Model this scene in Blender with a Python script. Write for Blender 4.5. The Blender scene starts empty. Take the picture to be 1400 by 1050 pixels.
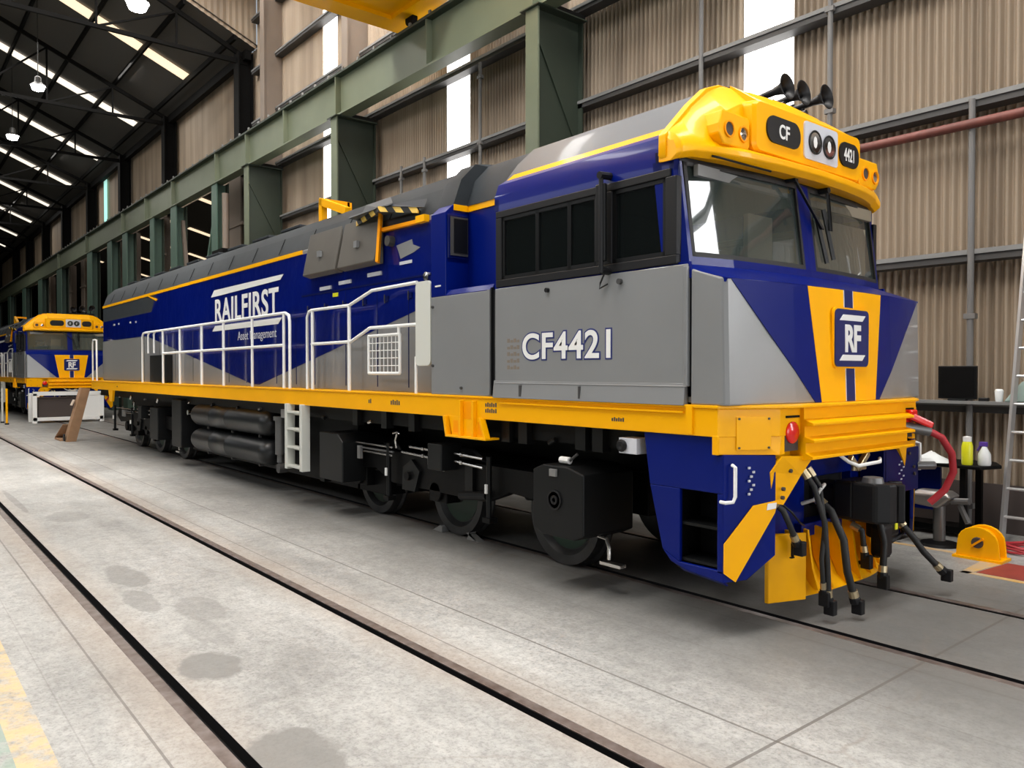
import bpy, bmesh, math, random
from mathutils import Vector, Matrix
random.seed(7)
D = bpy.data
SC = bpy.context.scene
COL = SC.collection
# ------------------------------------------------------------------ camera
H = 1.84; TH = math.radians(39.38); PT = math.atan(17/1066.)
cam = D.cameras.new('camera'); cam.sensor_fit = 'HORIZONTAL'; cam.sensor_width = 36.0
cam.lens = 36.0*1066/1400; cam.clip_end = 400
co = D.objects.new('camera', cam); COL.objects.link(co); co.location = (0, 0, H)
fw = Vector((-math.cos(TH)*math.cos(PT), math.sin(TH)*math.cos(PT), -math.sin(PT)))
co.rotation_euler = fw.to_track_quat('-Z', 'Y').to_euler()
SC.camera = co
# ------------------------------------------------------------------ world / exposure
w = D.worlds.new('world'); SC.world = w; w.use_nodes = True
w.node_tree.nodes['Background'].inputs[0].default_value = (.80, .90, 1, 1)
w.node_tree.nodes['Background'].inputs[1].default_value = .5
SC.view_settings.view_transform = 'Standard'; SC.view_settings.look = 'None'
SC.view_settings.exposure = 0.10; SC.view_settings.gamma = 1.0
SC.view_settings.use_curve_mapping = False
SC.cycles.use_denoising = True
SC.cycles.max_bounces = 6; SC.cycles.diffuse_bounces = 3; SC.cycles.glossy_bounces = 4
SC.cycles.transparent_max_bounces = 8; SC.cycles.sample_clamp_indirect = 6
def area(name, loc, target, sx, sy, power, colr=(1, 1, 1)):
    l = D.lights.new(name, 'AREA'); l.shape = 'RECTANGLE'; l.size = sx; l.size_y = sy
    l.energy = power; l.color = colr
    o = D.objects.new(name, l); COL.objects.link(o); o.location = loc
    o.rotation_euler = (Vector(target)-Vector(loc)).to_track_quat('-Z', 'Y').to_euler()
    return o
# daylight through the rooflights of the near hall, and the open end door behind the viewpoint
area('rooflight_daylight', (-1, 3.5, 14.2), (-1, 3.5, 0), 1.6, 17, 1900, (1, .97, .93))
area('rooflight_daylight', (-8.5, 3.5, 14.2), (-8.5, 3.5, 0), 1.6, 17, 1900, (1, .97, .93))
area('rooflight_daylight', (-16, 2.5, 14.2), (-16, 2.5, 0), 1.6, 15, 1700, (1, .97, .93))
area('rooflight_daylight', (-23, 2.5, 14.2), (-23, 2.5, 0), 1.2, 13, 450, (1, .97, .93))
area('doorway_daylight', (15.6, 1.5, 3.6), (-4, 3.0, 1.4), 13, 6.4, 900, (.97, .98, 1))
area('added_side_light', (-11, -11.7, 9.8), (-8, 5.5, 1.2), 30, 2.4, 900, (.96, .98, 1))  # unseen side light; its high wall opening is made up for it
for i, x in enumerate((-33, -48, -64)):
    area('far_rooflight_daylight', (x, 1.5, 13.5), (x, 1.5, 0), 2, 14, 520, (1, .96, .9))
# ------------------------------------------------------------------ materials
MATS = {}
def mat(name, col, rough=.5, metal=0, coat=0, emit=None, es=0, spec=.5, alpha=1, trans=0, ior=1.45, var=0, vscale=3, bump=0, bscale=30, col2=None):
    m = D.materials.new(name); m.use_nodes = True; nt = m.node_tree; N = nt.nodes; L = nt.links
    b = N['Principled BSDF']
    c = tuple(col)+(1,)
    b.inputs['Base Color'].default_value = c; b.inputs['Roughness'].default_value = rough
    b.inputs['Metallic'].default_value = metal; b.inputs['Coat Weight'].default_value = coat
    b.inputs['Coat Roughness'].default_value = .06
    b.inputs['Specular IOR Level'].default_value = spec
    b.inputs['Alpha'].default_value = alpha
    if trans: b.inputs['Transmission Weight'].default_value = trans; b.inputs['IOR'].default_value = ior
    if emit: b.inputs['Emission Color'].default_value = tuple(emit)+(1,); b.inputs['Emission Strength'].default_value = es
    tc = N.new('ShaderNodeTexCoord')
    if var:
        n = N.new('ShaderNodeTexNoise'); n.inputs['Scale'].default_value = vscale; n.inputs['Detail'].default_value = 6
        L.new(tc.outputs['Object'], n.inputs['Vector'])
        r = N.new('ShaderNodeValToRGB'); r.color_ramp.elements[0].position = .3; r.color_ramp.elements[1].position = .75
        c2 = col2 if col2 else tuple(k*(1-var) for k in col)
        r.color_ramp.elements[0].color = tuple(c2)+(1,); r.color_ramp.elements[1].color = c
        L.new(n.outputs[0], r.inputs[0]); L.new(r.outputs[0], b.inputs['Base Color'])
    if bump:
        n = N.new('ShaderNodeTexNoise'); n.inputs['Scale'].default_value = bscale; n.inputs['Detail'].default_value = 3
        L.new(tc.outputs['Object'], n.inputs['Vector'])
        bp = N.new('ShaderNodeBump'); bp.inputs['Strength'].default_value = bump; bp.inputs['Distance'].default_value = .02
        L.new(n.outputs[0], bp.inputs['Height']); L.new(bp.outputs[0], b.inputs['Normal'])
    MATS[name] = m
    return m
mat('bluehood', (.0004, .0075, .15), .30, coat=.8, spec=.1, var=.2, vscale=1.2, bump=.9, bscale=2.2)
mat('blue', (.0004, .0085, .155), .34, coat=.15, spec=.1, var=.15, vscale=1.2, bump=.12, bscale=1.6)
mat('navy', (.0006, .005, .075), .35, coat=.2, spec=.2)
mat('yellow', (1.0, .46, .0), .38, coat=.15, spec=.15, var=.06, vscale=2, bump=.03, bscale=3)
mat('deepyellow', (.95, .34, .0), .45, spec=.15)
mat('silver', (.27, .275, .28), .34, metal=.15, coat=.5, var=.1, vscale=1.5, bump=.06, bscale=1.4)
mat('roofgrey', (.030, .036, .042), .6, spec=.2, var=.25, vscale=4)
mat('cabroof', (.060, .066, .076), .5, coat=.08, spec=.3, var=.1)
mat('taupe', (.105, .095, .08), .45, metal=.3, var=.2)
mat('white', (.82, .82, .80), .4)
mat('offwhite', (.62, .63, .58), .5)
mat('black', (.007, .007, .008), .45, spec=.3)
mat('under', (.0022, .0022, .0025), .5, spec=.18, var=.5, vscale=9)
mat('boxblack', (.0055, .006, .0065), .42, spec=.25, var=.2)
mat('tank', (.012, .013, .014), .36, metal=.1)
mat('gunmetal', (.16, .16, .16), .4, metal=.6)
mat('chrome', (.62, .6, .57), .25, metal=1)
mat('steel', (.32, .30, .29), .38, metal=.8)
mat('wheel', (.07, .07, .07), .42, metal=.6, var=.4, vscale=5)
mat('wheelgreen', (.012, .035, .02), .5)
mat('rubber', (.012, .012, .012), .6)
mat('brass', (.6, .5, .32), .35, metal=.9)
mat('red', (.75, .01, .006), .25, coat=.5)
mat('redhose', (.42, .02, .03), .5)
mat('lens', (.85, .85, .85), .08, metal=1)
mat('whiteplate', (.62, .63, .68), .35)
mat('glass', (.07, .09, .08), .02, trans=0, alpha=.62, spec=1.0, coat=1)
mat('sideglass', (.006, .008, .008), .03, alpha=.86, spec=.8, coat=.6)
mat('interior', (.16, .155, .14), .7)
mat('seat', (.03, .035, .05), .8)
mat('cabbeige', (.30, .26, .19), .8)
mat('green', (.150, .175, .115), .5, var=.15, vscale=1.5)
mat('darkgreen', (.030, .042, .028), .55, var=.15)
mat('teal', (.085, .15, .115), .5, var=.15)
mat('beige', (.22, .175, .14), .6, var=.12, vscale=2)
mat('girt', (.055, .053, .052), .6, var=.2)
mat('girtlight', (.22, .22, .215), .55, var=.2)
mat('darksteel', (.006, .0057, .0055), .7, spec=.1, var=.3)
mat('rustpipe', (.20, .06, .045), .6, var=.4, vscale=8)
mat('pipegrey', (.16, .155, .15), .5)
mat('aluminium', (.6, .6, .6), .35, metal=.7)
mat('card', (.42, .25, .14), .8, var=.25, vscale=4)
mat('tape', (.75, .62, .5), .5)
mat('rail', (.30, .26, .245), .38, metal=.55, var=.4, vscale=10, col2=(.13, .095, .08))
mat('skysheet', (.9, .9, .9), .6, emit=(1, .98, .95), es=3.2)
mat('roofsheet', (.9, .85, .75), .6, emit=(1, .78, .52), es=1.05)
mat('roofsheetfar', (.9, .9, .9), .6, emit=(1, .90, .76), es=1.1)
mat('reflectglow', (.9, .9, .9), .6, emit=(.97, .98, 1), es=11)
mat('lamp', (1, 1, 1), .5, emit=(1, .97, .92), es=60)
mat('greenwindow', (.3, .8, .7), .5, emit=(.45, .85, .75), es=.8)
mat('redpaint', (.33, .045, .03), .6, var=.3, vscale=5)
mat('yellowpaint', (.65, .36, .06), .6, var=.3, vscale=6, col2=(.42, .36, .28))
mat('bottleyellow', (.75, .75, .02), .3)
mat('purple', (.09, .04, .30), .4)
mat('plastic', (.7, .72, .72), .35)
mat('cloth', (.25, .33, .30), .8)
mat('logoblue', (.006, .015, .12), .3)
mat('outline', (.02, .03, .16), .4)
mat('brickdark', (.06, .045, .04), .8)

def ramp(nt, src, stops):
    r = nt.nodes.new('ShaderNodeValToRGB'); e = r.color_ramp.elements
    while len(e) < len(stops): e.new(.5)
    for k, (p, c) in enumerate(stops):
        e[k].position = p; e[k].color = (c, c, c, 1) if not isinstance(c, tuple) else tuple(c)+(1,)
    nt.links.new(src, r.inputs[0]); return r.outputs[0]
# corrugated cladding: beige paint, grime streaks running down the sheets
m = mat('cladding', (.40, .33, .265), .55)
nt = m.node_tree; N = nt.nodes; L = nt.links
g = N.new('ShaderNodeNewGeometry'); mp = N.new('ShaderNodeMapping'); mp.inputs['Scale'].default_value = (1.6, 1, .12)
L.new(g.outputs['Position'], mp.inputs[0]); n = N.new('ShaderNodeTexNoise'); n.inputs['Scale'].default_value = 1.3; n.inputs['Detail'].default_value = 8
L.new(mp.outputs[0], n.inputs['Vector'])
L.new(ramp(nt, n.outputs[0], [(.25, (.20, .15, .105)), (.55, (.34, .265, .19)), (.8, (.42, .335, .25))]), N['Principled BSDF'].inputs['Base Color'])
m = mat('ceiling_sheet', (.085, .078, .070), .75)
# hazard stripes of black and yellow (object space)
m = mat('hazard', (0, 0, 0), .4); nt = m.node_tree; N = nt.nodes; L = nt.links
tc = N.new('ShaderNodeTexCoord'); wv = N.new('ShaderNodeTexWave'); wv.inputs['Scale'].default_value = 2.4; wv.bands_direction = 'DIAGONAL'
L.new(tc.outputs['Object'], wv.inputs[0])
L.new(ramp(nt, wv.outputs[0], [(.49, (.01, .01, .01)), (.51, (.9, .6, .12))]), N['Principled BSDF'].inputs['Base Color'])
# radiator mesh: fine vertical lines on silver
m = mat('radmesh', (.3, .3, .3), .45, metal=.3); nt = m.node_tree; N = nt.nodes; L = nt.links
tc = N.new('ShaderNodeTexCoord'); wv = N.new('ShaderNodeTexWave'); wv.inputs['Scale'].default_value = 6; wv.bands_direction = 'X'
L.new(tc.outputs['Object'], wv.inputs[0])
L.new(ramp(nt, wv.outputs[0], [(.2, (.17, .175, .17)), (.8, (.29, .295, .29))]), N['Principled BSDF'].inputs['Base Color'])
# concrete floor
def floor_mat():
    m = mat('concrete', (.5, .5, .48), .55); nt = m.node_tree; N = nt.nodes; L = nt.links; b = N['Principled BSDF']
    g = N.new('ShaderNodeNewGeometry'); P = g.outputs['Position']
    def noise(sc, det=8, rough=.6, vec=None, scale=None):
        n = N.new('ShaderNodeTexNoise'); n.inputs['Scale'].default_value = sc; n.inputs['Detail'].default_value = det; n.inputs['Roughness'].default_value = rough
        v = P if vec is None else vec
        if scale:
            mp = N.new('ShaderNodeMapping'); mp.inputs['Scale'].default_value = scale; L.new(v, mp.inputs[0]); v = mp.outputs[0]
        L.new(v, n.inputs['Vector']); return n.outputs[0]
    def math_(op, a, b_=None, c=None):
        n = N.new('ShaderNodeMath'); n.operation = op
        for i, x in enumerate((a, b_, c)):
            if x is None: continue
            if isinstance(x, (int, float)): n.inputs[i].default_value = x
            else: L.new(x, n.inputs[i])
        return n.outputs[0]
    def mix(f, a, b_, mode='MIX'):
        n = N.new('ShaderNodeMix'); n.data_type = 'RGBA'; n.blend_type = mode
        if isinstance(f, (int, float)): n.inputs[0].default_value = f
        else: L.new(f, n.inputs[0])
        for i, x in ((6, a), (7, b_)):
            if isinstance(x, tuple): n.inputs[i].default_value = x+(1,)
            else: L.new(x, n.inputs[i])
        return n.outputs[2]
    base = ramp(nt, noise(.55, 10, .65), [(.28, (.31, .305, .29)), (.5, (.44, .435, .415)), (.72, (.52, .517, .495))])
    fine = ramp(nt, noise(11, 8, .75), [(.35, .70), (.6, 1.0)])
    c = mix(1.0, base, fine, 'MULTIPLY')
    streak = ramp(nt, noise(1.6, 6, .6, scale=(.22, 1.6, 1)), [(.3, .76), (.62, 1.0)])
    c = mix(1.0, mix(1.0, c, ramp(nt, noise(38, 4, .8), [(.38, .72), (.52, 1.0)]), 'MULTIPLY'), streak, 'MULTIPLY')
    sx = N.new('ShaderNodeSeparateXYZ'); L.new(P, sx.inputs[0]); X, Y = sx.outputs[0], sx.outputs[1]
    wob = math_('MULTIPLY', math_('SUBTRACT', noise(1.3, 4), .5), .6)
    # rusty brown tint beside the rails
    for yy in (1.27, 2.82, 5.18, 6.68):
        d = math_('ABSOLUTE', math_('SUBTRACT', Y, yy))
        f = math_('MULTIPLY', ramp(nt, math_('ADD', d, math_('MULTIPLY', wob, .6)), [(.05, 1.0), (.34, .0)]), .42)
        c = mix(f, c, (.30, .225, .165))
    # oil and grime along the loco track, with the loco's shade painted in
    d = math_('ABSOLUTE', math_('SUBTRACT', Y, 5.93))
    grime_shade = ramp(nt, math_('MULTIPLY', math_('ADD', d, math_('MULTIPLY', wob, 1.2)), .25), [(.30, .85), (.62, .0)])
    c = mix(grime_shade, c, (.12, .118, .112))
    # oil stains (each one at its own place)
    for (x0, y0, rx, ry, s) in [(-4.95, 1.62, .28, .20, .8), (-3.5, 1.55, .36, .22, .8), (-7.6, 1.75, .5, .16, .6), (-6.2, 1.95, .42, .18, .45), (-6.7, 1.65, .4, .12, .5), (-11.2, 1.9, .45, .25, .4),
                                (-5.6, 1.85, .36, .16, .34), (-13, 1.55, 1.4, .05, .6), (-2.7, 6.2, .9, .55, .35), (-5.9, 3.3, .6, .3, .12), (-4.6, 2.15, .35, .2, .15), (-17, 3.5, 1.8, .4, .15)]:
        a = math_('DIVIDE', math_('SUBTRACT', X, x0), rx); e = math_('DIVIDE', math_('SUBTRACT', Y, y0), ry)
        rr = math_('ADD', math_('MULTIPLY', a, a), math_('MULTIPLY', e, e))
        rr = math_('ADD', rr, math_('MULTIPLY', math_('SUBTRACT', noise(5, 5, .6), .5), 1.6))
        f = math_('MULTIPLY', ramp(nt, rr, [(.70, 1.0), (1.0, 0.0)]), s)
        c = mix(f, c, (.17, .165, .155))
    # cracks
    nv = N.new('ShaderNodeTexVoronoi'); nv.feature = 'DISTANCE_TO_EDGE'; nv.inputs['Scale'].default_value = .38
    wv = N.new('ShaderNodeVectorMath'); wv.operation = 'ADD'
    nn = N.new('ShaderNodeTexNoise'); nn.inputs['Scale'].default_value = 1.5; nn.inputs['Detail'].default_value = 8; L.new(P, nn.inputs['Vector'])
    sc_ = N.new('ShaderNodeVectorMath'); sc_.operation = 'SCALE'; sc_.inputs['Scale'].default_value = .55; L.new(nn.outputs[1], sc_.inputs[0])
    L.new(P, wv.inputs[0]); L.new(sc_.outputs[0], wv.inputs[1]); L.new(wv.outputs[0], nv.inputs['Vector'])
    ck = math_('MULTIPLY', ramp(nt, nv.outputs[0], [(.002, 1.0), (.007, 0.0)]), ramp(nt, noise(.7, 3), [(.54, 0.0), (.66, .45)]))
    c = mix(ck, c, (.20, .17, .14))
    # joints
    for (ax, p, wd, st) in [(Y, 3.46, .008, .75), (Y, 2.99, .006, .65), (Y, 1.06, .007, .7), (Y, 4.28, .006, .3), (X, -2.14, .010, .8), (X, -8.3, .008, .25), (X, -14.4, .01, .25), (X, -20.5, .01, .25), (Y, .78, .004, .25), (Y, 4.95, .012, .4), (Y, 6.95, .012, .4)]:
        d = math_('ABSOLUTE', math_('ADD', math_('SUBTRACT', ax, p), math_('MULTIPLY', wob, .012)))
        f = math_('MULTIPLY', math_('LESS_THAN', d, wd), st)
        c = mix(f, c, (.11, .10, .09))
    # worn yellow line and green paint at the left edge
    worn = ramp(nt, noise(7, 8, .7), [(.40, 0.0), (.58, 1.0)])
    inl = math_('MULTIPLY', math_('GREATER_THAN', Y, .50), math_('LESS_THAN', Y, .66))
    c = mix(math_('MULTIPLY', math_('MULTIPLY', inl, worn), .75), c, (.62, .44, .20))
    gr_ = math_('MULTIPLY', math_('LESS_THAN', Y, .50), math_('MULTIPLY', worn, .7))
    c = mix(gr_, c, (.24, .33, .27))
    L.new(c, b.inputs['Base Color'])
    L.new(ramp(nt, noise(2, 6), [(.3, .42), (.7, .65)]), b.inputs['Roughness'])
    bp = N.new('ShaderNodeBump'); bp.inputs['Strength'].default_value = .25; bp.inputs['Distance'].default_value = .01
    L.new(noise(18, 6, .7), bp.inputs['Height']); L.new(bp.outputs[0], b.inputs['Normal'])
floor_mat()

# ------------------------------------------------------------------ mesh builder
class MB:
    def __init__(s, off=(0, 0, 0)):
        s.v = []; s.f = []; s.mi = []; s.ms = []; s.o = Vector(off)
    def _m(s, m):
        if m not in s.ms: s.ms.append(m)
        return s.ms.index(m)
    def add(s, vs, fs, m):
        b = len(s.v); i = s._m(m)
        s.v += [tuple(Vector(p)+s.o) for p in vs]
        for f in fs: s.f.append([b+k for k in f]); s.mi.append(i)
        return s
    def box(s, x0, x1, y0, y1, z0, z1, m):
        v = [(x, y, z) for z in (z0, z1) for y in (y0, y1) for x in (x0, x1)]
        return s.add(v, [(0, 2, 3, 1), (4, 5, 7, 6), (0, 1, 5, 4), (2, 6, 7, 3), (0, 4, 6, 2), (1, 3, 7, 5)], m)
    def prism(s, pts, ax, a, b, m):
        def mk(p, t):
            return {'x': (t, p[0], p[1]), 'y': (p[0], t, p[1]), 'z': (p[0], p[1], t)}[ax]
        n = len(pts); v = [mk(p, a) for p in pts]+[mk(p, b) for p in pts]
        return s.add(v, [list(range(n)), list(range(n, 2*n))]+[(i, (i+1) % n, n+(i+1) % n, n+i) for i in range(n)], m)
    def loft(s, rings, m, caps=True, closed=True):
        n = len(rings[0]); v = [p for r in rings for p in r]; f = []
        for k in range(len(rings)-1):
            for i in range(n if closed else n-1):
                j = (i+1) % n; f.append((k*n+i, k*n+j, (k+1)*n+j, (k+1)*n+i))
        if caps: f += [list(range(n)), [(len(rings)-1)*n+i for i in range(n)]]
        return s.add(v, f, m)
    def tube(s, path, r, m, n=8, rs=None):
        path = [Vector(p) for p in path]; rings = []; up = None
        for i, p in enumerate(path):
            d = (path[min(i+1, len(path)-1)]-path[max(i-1, 0)]).normalized()
            if up is None:
                up = Vector((0, 0, 1)) if abs(d.z) < .9 else Vector((1, 0, 0))
            a = d.cross(up)
            if a.length < 1e-4: a = d.cross(Vector((0, 1, 0)))
            a.normalize(); b = a.cross(d).normalized(); up = b
            rr = rs[i] if rs else r
            rings.append([p+(a*math.cos(t)+b*math.sin(t))*rr for t in [2*math.pi*k/n for k in range(n)]])
        return s.loft(rings, m)
    def cyl(s, p0, p1, r, m, n=16, r1=None):
        return s.tube([p0, p1], r, m, n, rs=[r, r if r1 is None else r1])
    def lathe(s, prof, o, ax, m, n=24):
        o = Vector(o); d = Vector(ax).normalized(); a = d.orthogonal().normalized(); b = d.cross(a); rings = []
        for r, h in prof:
            rings.append([o+d*h+(a*math.cos(t)+b*math.sin(t))*max(r, 1e-4) for t in [2*math.pi*k/n for k in range(n)]])
        return s.loft(rings, m)
    def bar(s, p0, p1, w_, h_, m, up=(0, 0, 1)):
        p0, p1 = Vector(p0), Vector(p1); d = (p1-p0).normalized(); a = d.cross(Vector(up))
        if a.length < 1e-4: a = d.cross(Vector((1, 0, 0)))
        a.normalize(); b = a.cross(d)
        R = [[p+a*sx*w_/2+b*sy*h_/2 for sx, sy in ((-1, -1), (1, -1), (1, 1), (-1, 1))] for p in (p0, p1)]
        return s.loft(R, m)
    def plate(s, pts, nrm, t, m):
        nrm = Vector(nrm).normalized()*t; pts = [Vector(p) for p in pts]
        return s.loft([pts, [p+nrm for p in pts]], m)
    def build(s, name, parent=None, bevel=0, smooth=False, ang=35):
        me = D.meshes.new(name); me.from_pydata([tuple(p) for p in s.v], [], s.f)
        for k in s.ms: me.materials.append(MATS[k])
        for p, i in zip(me.polygons, s.mi): p.material_index = i
        bm = bmesh.new(); bm.from_mesh(me); bmesh.ops.recalc_face_normals(bm, faces=bm.faces); bm.to_mesh(me); bm.free()
        if smooth:
            me.shade_smooth(); me.set_sharp_from_angle(angle=math.radians(ang))
        o = D.objects.new(name, me); COL.objects.link(o)
        if parent: o.parent = parent
        if bevel:
            md = o.modifiers.new('bevel', 'BEVEL'); md.width = bevel; md.segments = 2; md.limit_method = 'ANGLE'; md.angle_limit = math.radians(40)
        return o
def tag(o, label=None, cat=None, group=None, kind=None):
    if label: o['label'] = label
    if cat: o['category'] = cat
    if group: o['group'] = group
    if kind: o['kind'] = kind
    return o
def empty(name, loc, label, cat, group=None):
    o = D.objects.new(name, None); COL.objects.link(o); o.location = loc; o.empty_display_size = .2
    return tag(o, label, cat, group)
def struct(o): o['kind'] = 'structure'; return o
def copy_tree(o, parent=None, skip=()):
    c = o.copy(); COL.objects.link(c)
    if parent: c.parent = parent
    for ch in list(o.children):
        if ch.name.split('.')[0] in skip: continue
        copy_tree(ch, c, skip)
    return c
def text(name, s, loc, m, size, face='side', sx=1.0, off=0.0, ext=.002, parent=None, o3=(0, 0, 0), space=1.0, shear=0, align='CENTER'):
    cu = D.curves.new(name, 'FONT'); cu.body = s; cu.size = size; cu.extrude = ext; cu.offset = off
    cu.align_x = align; cu.align_y = 'BOTTOM_BASELINE'; cu.space_character = space; cu.shear = shear
    t = D.objects.new(name, cu); COL.objects.link(t)
    bpy.context.view_layer.update()
    me = D.meshes.new_from_object(t.evaluated_get(bpy.context.evaluated_depsgraph_get()))
    D.objects.remove(t)
    R = Matrix(((1, 0, 0), (0, 0, -1), (0, 1, 0))) if face == 'side' else Matrix(((0, 0, 1), (1, 0, 0), (0, 1, 0)))
    for v in me.vertices:
        v.co = R @ Vector((v.co.x*sx, v.co.y, v.co.z)) + Vector(loc) + Vector(o3)
    me.materials.clear(); me.materials.append(MATS[m])
    o = D.objects.new(name, me); COL.objects.link(o)
    if parent: o.parent = parent
    return o
def rrect(x0, x1, z0, z1, r, n=5):
    p = []
    for cx, cz, a0 in ((x1-r, z1-r, 0), (x0+r, z1-r, 90), (x0+r, z0+r, 180), (x1-r, z0+r, 270)):
        for k in range(n+1):
            t = math.radians(a0+90*k/n); p.append((cx+r*math.cos(t), cz+r*math.sin(t)))
    return p
exec_parts = []
# ================================================================== THE HALL
# ---- floor with flangeway slots
prof = [(-12, 0)]
RAILS = [(1.255, 1.325, 1.385), (2.83, 2.76, 2.70), (5.1425, 5.2125, 5.2725), (6.7175, 6.6475, 6.5875)]   # outer, gauge face, groove edge
for a, b_, c_ in RAILS:
    if a < c_: prof += [(a, 0), (a, -.009), (b_, -.009), (b_, -.07), (c_, -.07), (c_, 0)]
    else: prof += [(c_, 0), (c_, -.07), (b_, -.07), (b_, -.009), (a, -.009), (a, 0)]
prof += [(26, 0)]
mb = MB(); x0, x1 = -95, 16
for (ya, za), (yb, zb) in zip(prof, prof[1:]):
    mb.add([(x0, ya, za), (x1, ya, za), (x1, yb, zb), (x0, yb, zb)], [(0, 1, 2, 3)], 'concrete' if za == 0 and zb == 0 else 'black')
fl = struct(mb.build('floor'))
fl.data.flip_normals() if fl.data.polygons[0].normal.z < 0 else None
lab = ['steel rail sunk in the concrete, nearest the camera at lower left', 'steel rail sunk in the concrete floor with dark flangeway, midway between camera and locomotive',
       'near rail under the locomotive wheels, running out in front of its plough', 'far rail beneath the locomotive, running out towards the ladder']
for k, (a, b_, c_) in enumerate(RAILS):
    lo, hi = min(a, b_), max(a, b_)
    o = MB((0, -(lo+hi)/2, 0)).box(x0, x1, lo, hi, -.0085, 0.001, 'rail').build('sunken_rail', bevel=.003)
    o.location = (0, (lo+hi)/2, 0); tag(o, lab[k], 'rail')
# painted marks on the far side of the floor
struct(MB().box(-20, -2.95, 8.44, 8.52, .0, .003, 'yellowpaint').box(-2.9, 1, 7.70, 7.78, 0, .003, 'yellowpaint').prism([(-2.9, 7.70), (-2.83, 7.70), (-2.75, 8.44), (-2.95, 8.44)], 'z', 0, .003, 'yellowpaint')
       .prism([(-2.8, 7.80), (1, 7.80), (1, 8.40), (-2.74, 8.40)], 'z', 0, .003, 'redpaint').build('trim_1'))
# ---- corrugated cladding
def corr(mb, xa, xb, z0, z1, y, pitch=.096, amp=.034, m='cladding', spp=6):
    n = max(2, int(round((xb-xa)/pitch*spp))); vs = []
    for i in range(n+1):
        x = xa+(xb-xa)*i/n; yy = y+amp*math.cos(2*math.pi*x/pitch)
        vs += [(x, yy, z0), (x, yy, z1)]
    mb.add(vs, [(2*i, 2*i+2, 2*i+3, 2*i+1) for i in range(n)], m)
WY = 10.02
mb = MB()
strips = [(-6.79, -5.98), (-14.45, -13.6), (-20.65, -19.75), (3.2, 5.6)]  # last one: unseen bright window added for the windscreen reflection
edges = [-25.5]+[e for st in sorted(strips) for e in st]+[16]
for k in range(0, len(edges), 2):
    corr(mb, edges[k], edges[k+1], 0, 14.6, WY)
for a, b_ in strips: corr(mb, a, b_, 0, 2.2, WY)
corr(mb, 3.2, 5.6, 9, 14.6, WY)
o = mb.build('wall_right'); struct(o); o.data.shade_smooth()
for k, (a, b_) in enumerate(strips):
    mb = MB(); corr(mb, a, b_, 2.2, 14.6 if k < 3 else 9, WY, m='skysheet' if k < 3 else 'reflectglow'); o = mb.build('window_%d' % (k+1)); o.data.shade_smooth(); struct(o)
# upper wall between the dark roof columns of the far hall
mb = MB(); corr(mb, -92, -25.5, 8.7, 12.7, WY+.1, pitch=.2, amp=.03, spp=4); o = mb.build('wall_upper_right'); struct(o)
# gable above the low roof, facing the near hall
mb = MB()
def corr_gable():
    ys = [10.0-.1*i for i in range(221)]
    vs = []
    for i, y in enumerate(ys):
        x = -25.6+.02*(i % 2); zl = 12.55+(10-y)*.43 if y > -1 else 12.55+11*.43-(-1-y)*.43
        vs += [(x, y, zl), (x, y, 21)]
    mb.add(vs, [(2*i, 2*i+2, 2*i+3, 2*i+1) for i in range(len(ys)-1)], 'cladding')
corr_gable(); struct(mb.build('wall_gable'))
# girts: underside shade and edge highlight put into the two tones
mb_n = 2
for z in (1.46, 3.2, 4.95, 6.6, 8.3, 10.0, 11.7, 13.4):
    mb = MB(); mb.box(-25.4, 16, 9.76, 9.99, z-.09, z+.015, 'girt').box(-25.4, 16, 9.74, 9.76, z-.015, z+.04, 'girtlight')
    struct(mb.build('trim_%d' % mb_n)); mb_n += 1
# rusty service pipe with its brackets
o = MB().cyl((-7.6, 9.70, 4.66), (15, 9.70, 4.66), .055, 'rustpipe', 12)
for x in range(-7, 3, 2): o.box(x-.02, x+.02, 9.68, 9.80, 4.55, 4.85, 'girt')
tag(o.build('service_pipe', smooth=True), 'rusty red service pipe running along the corrugated wall right of the cab roof', 'pipe')
# conduits
for (x, z0, z1, lb) in [(-3.585, 0, 4.95, 'grey vertical conduit on the corrugated wall above the black monitor'), (-5.30, 4.95, 8.2, 'grey vertical conduit on the wall just right of the horns'),
                        (-7.36, 5.0, 10, 'grey vertical conduit on the wall left of the bright strip above the cab'), (-12.9, 4.9, 8.2, 'grey vertical conduit just right of the middle bright wall strip'),
                        (-15.0, 3.2, 6.7, 'grey vertical conduit just left of the middle bright wall strip'), (-16.0, 4.8, 6.7, 'thin conduit hanging between the two tall green columns'), (-18.6, 4.6, 14, 'thin conduit behind the left green column')]:
    o = MB((-x, -9.74, -z0)).cyl((x, 9.74, z0), (x, 9.74, z1), .035, 'pipegrey', 10)
    for zz in (z0+.3, (z0+z1)/2, z1-.3): o.box(x-.06, x+.06, 9.70, 9.79, zz-.03, zz+.03, 'pipegrey')
    o = o.build('wall_conduit', smooth=True); o.location = (x, 9.74, z0); tag(o, lb, 'conduit', 'conduits on the cladding')
o = MB().box(-12.98, -12.78, 9.60, 9.78, 4.85, 5.02, 'white').build('junction_box', bevel=.01); tag(o, 'small white junction box on the girt right of the middle bright strip', 'junction box')
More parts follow.
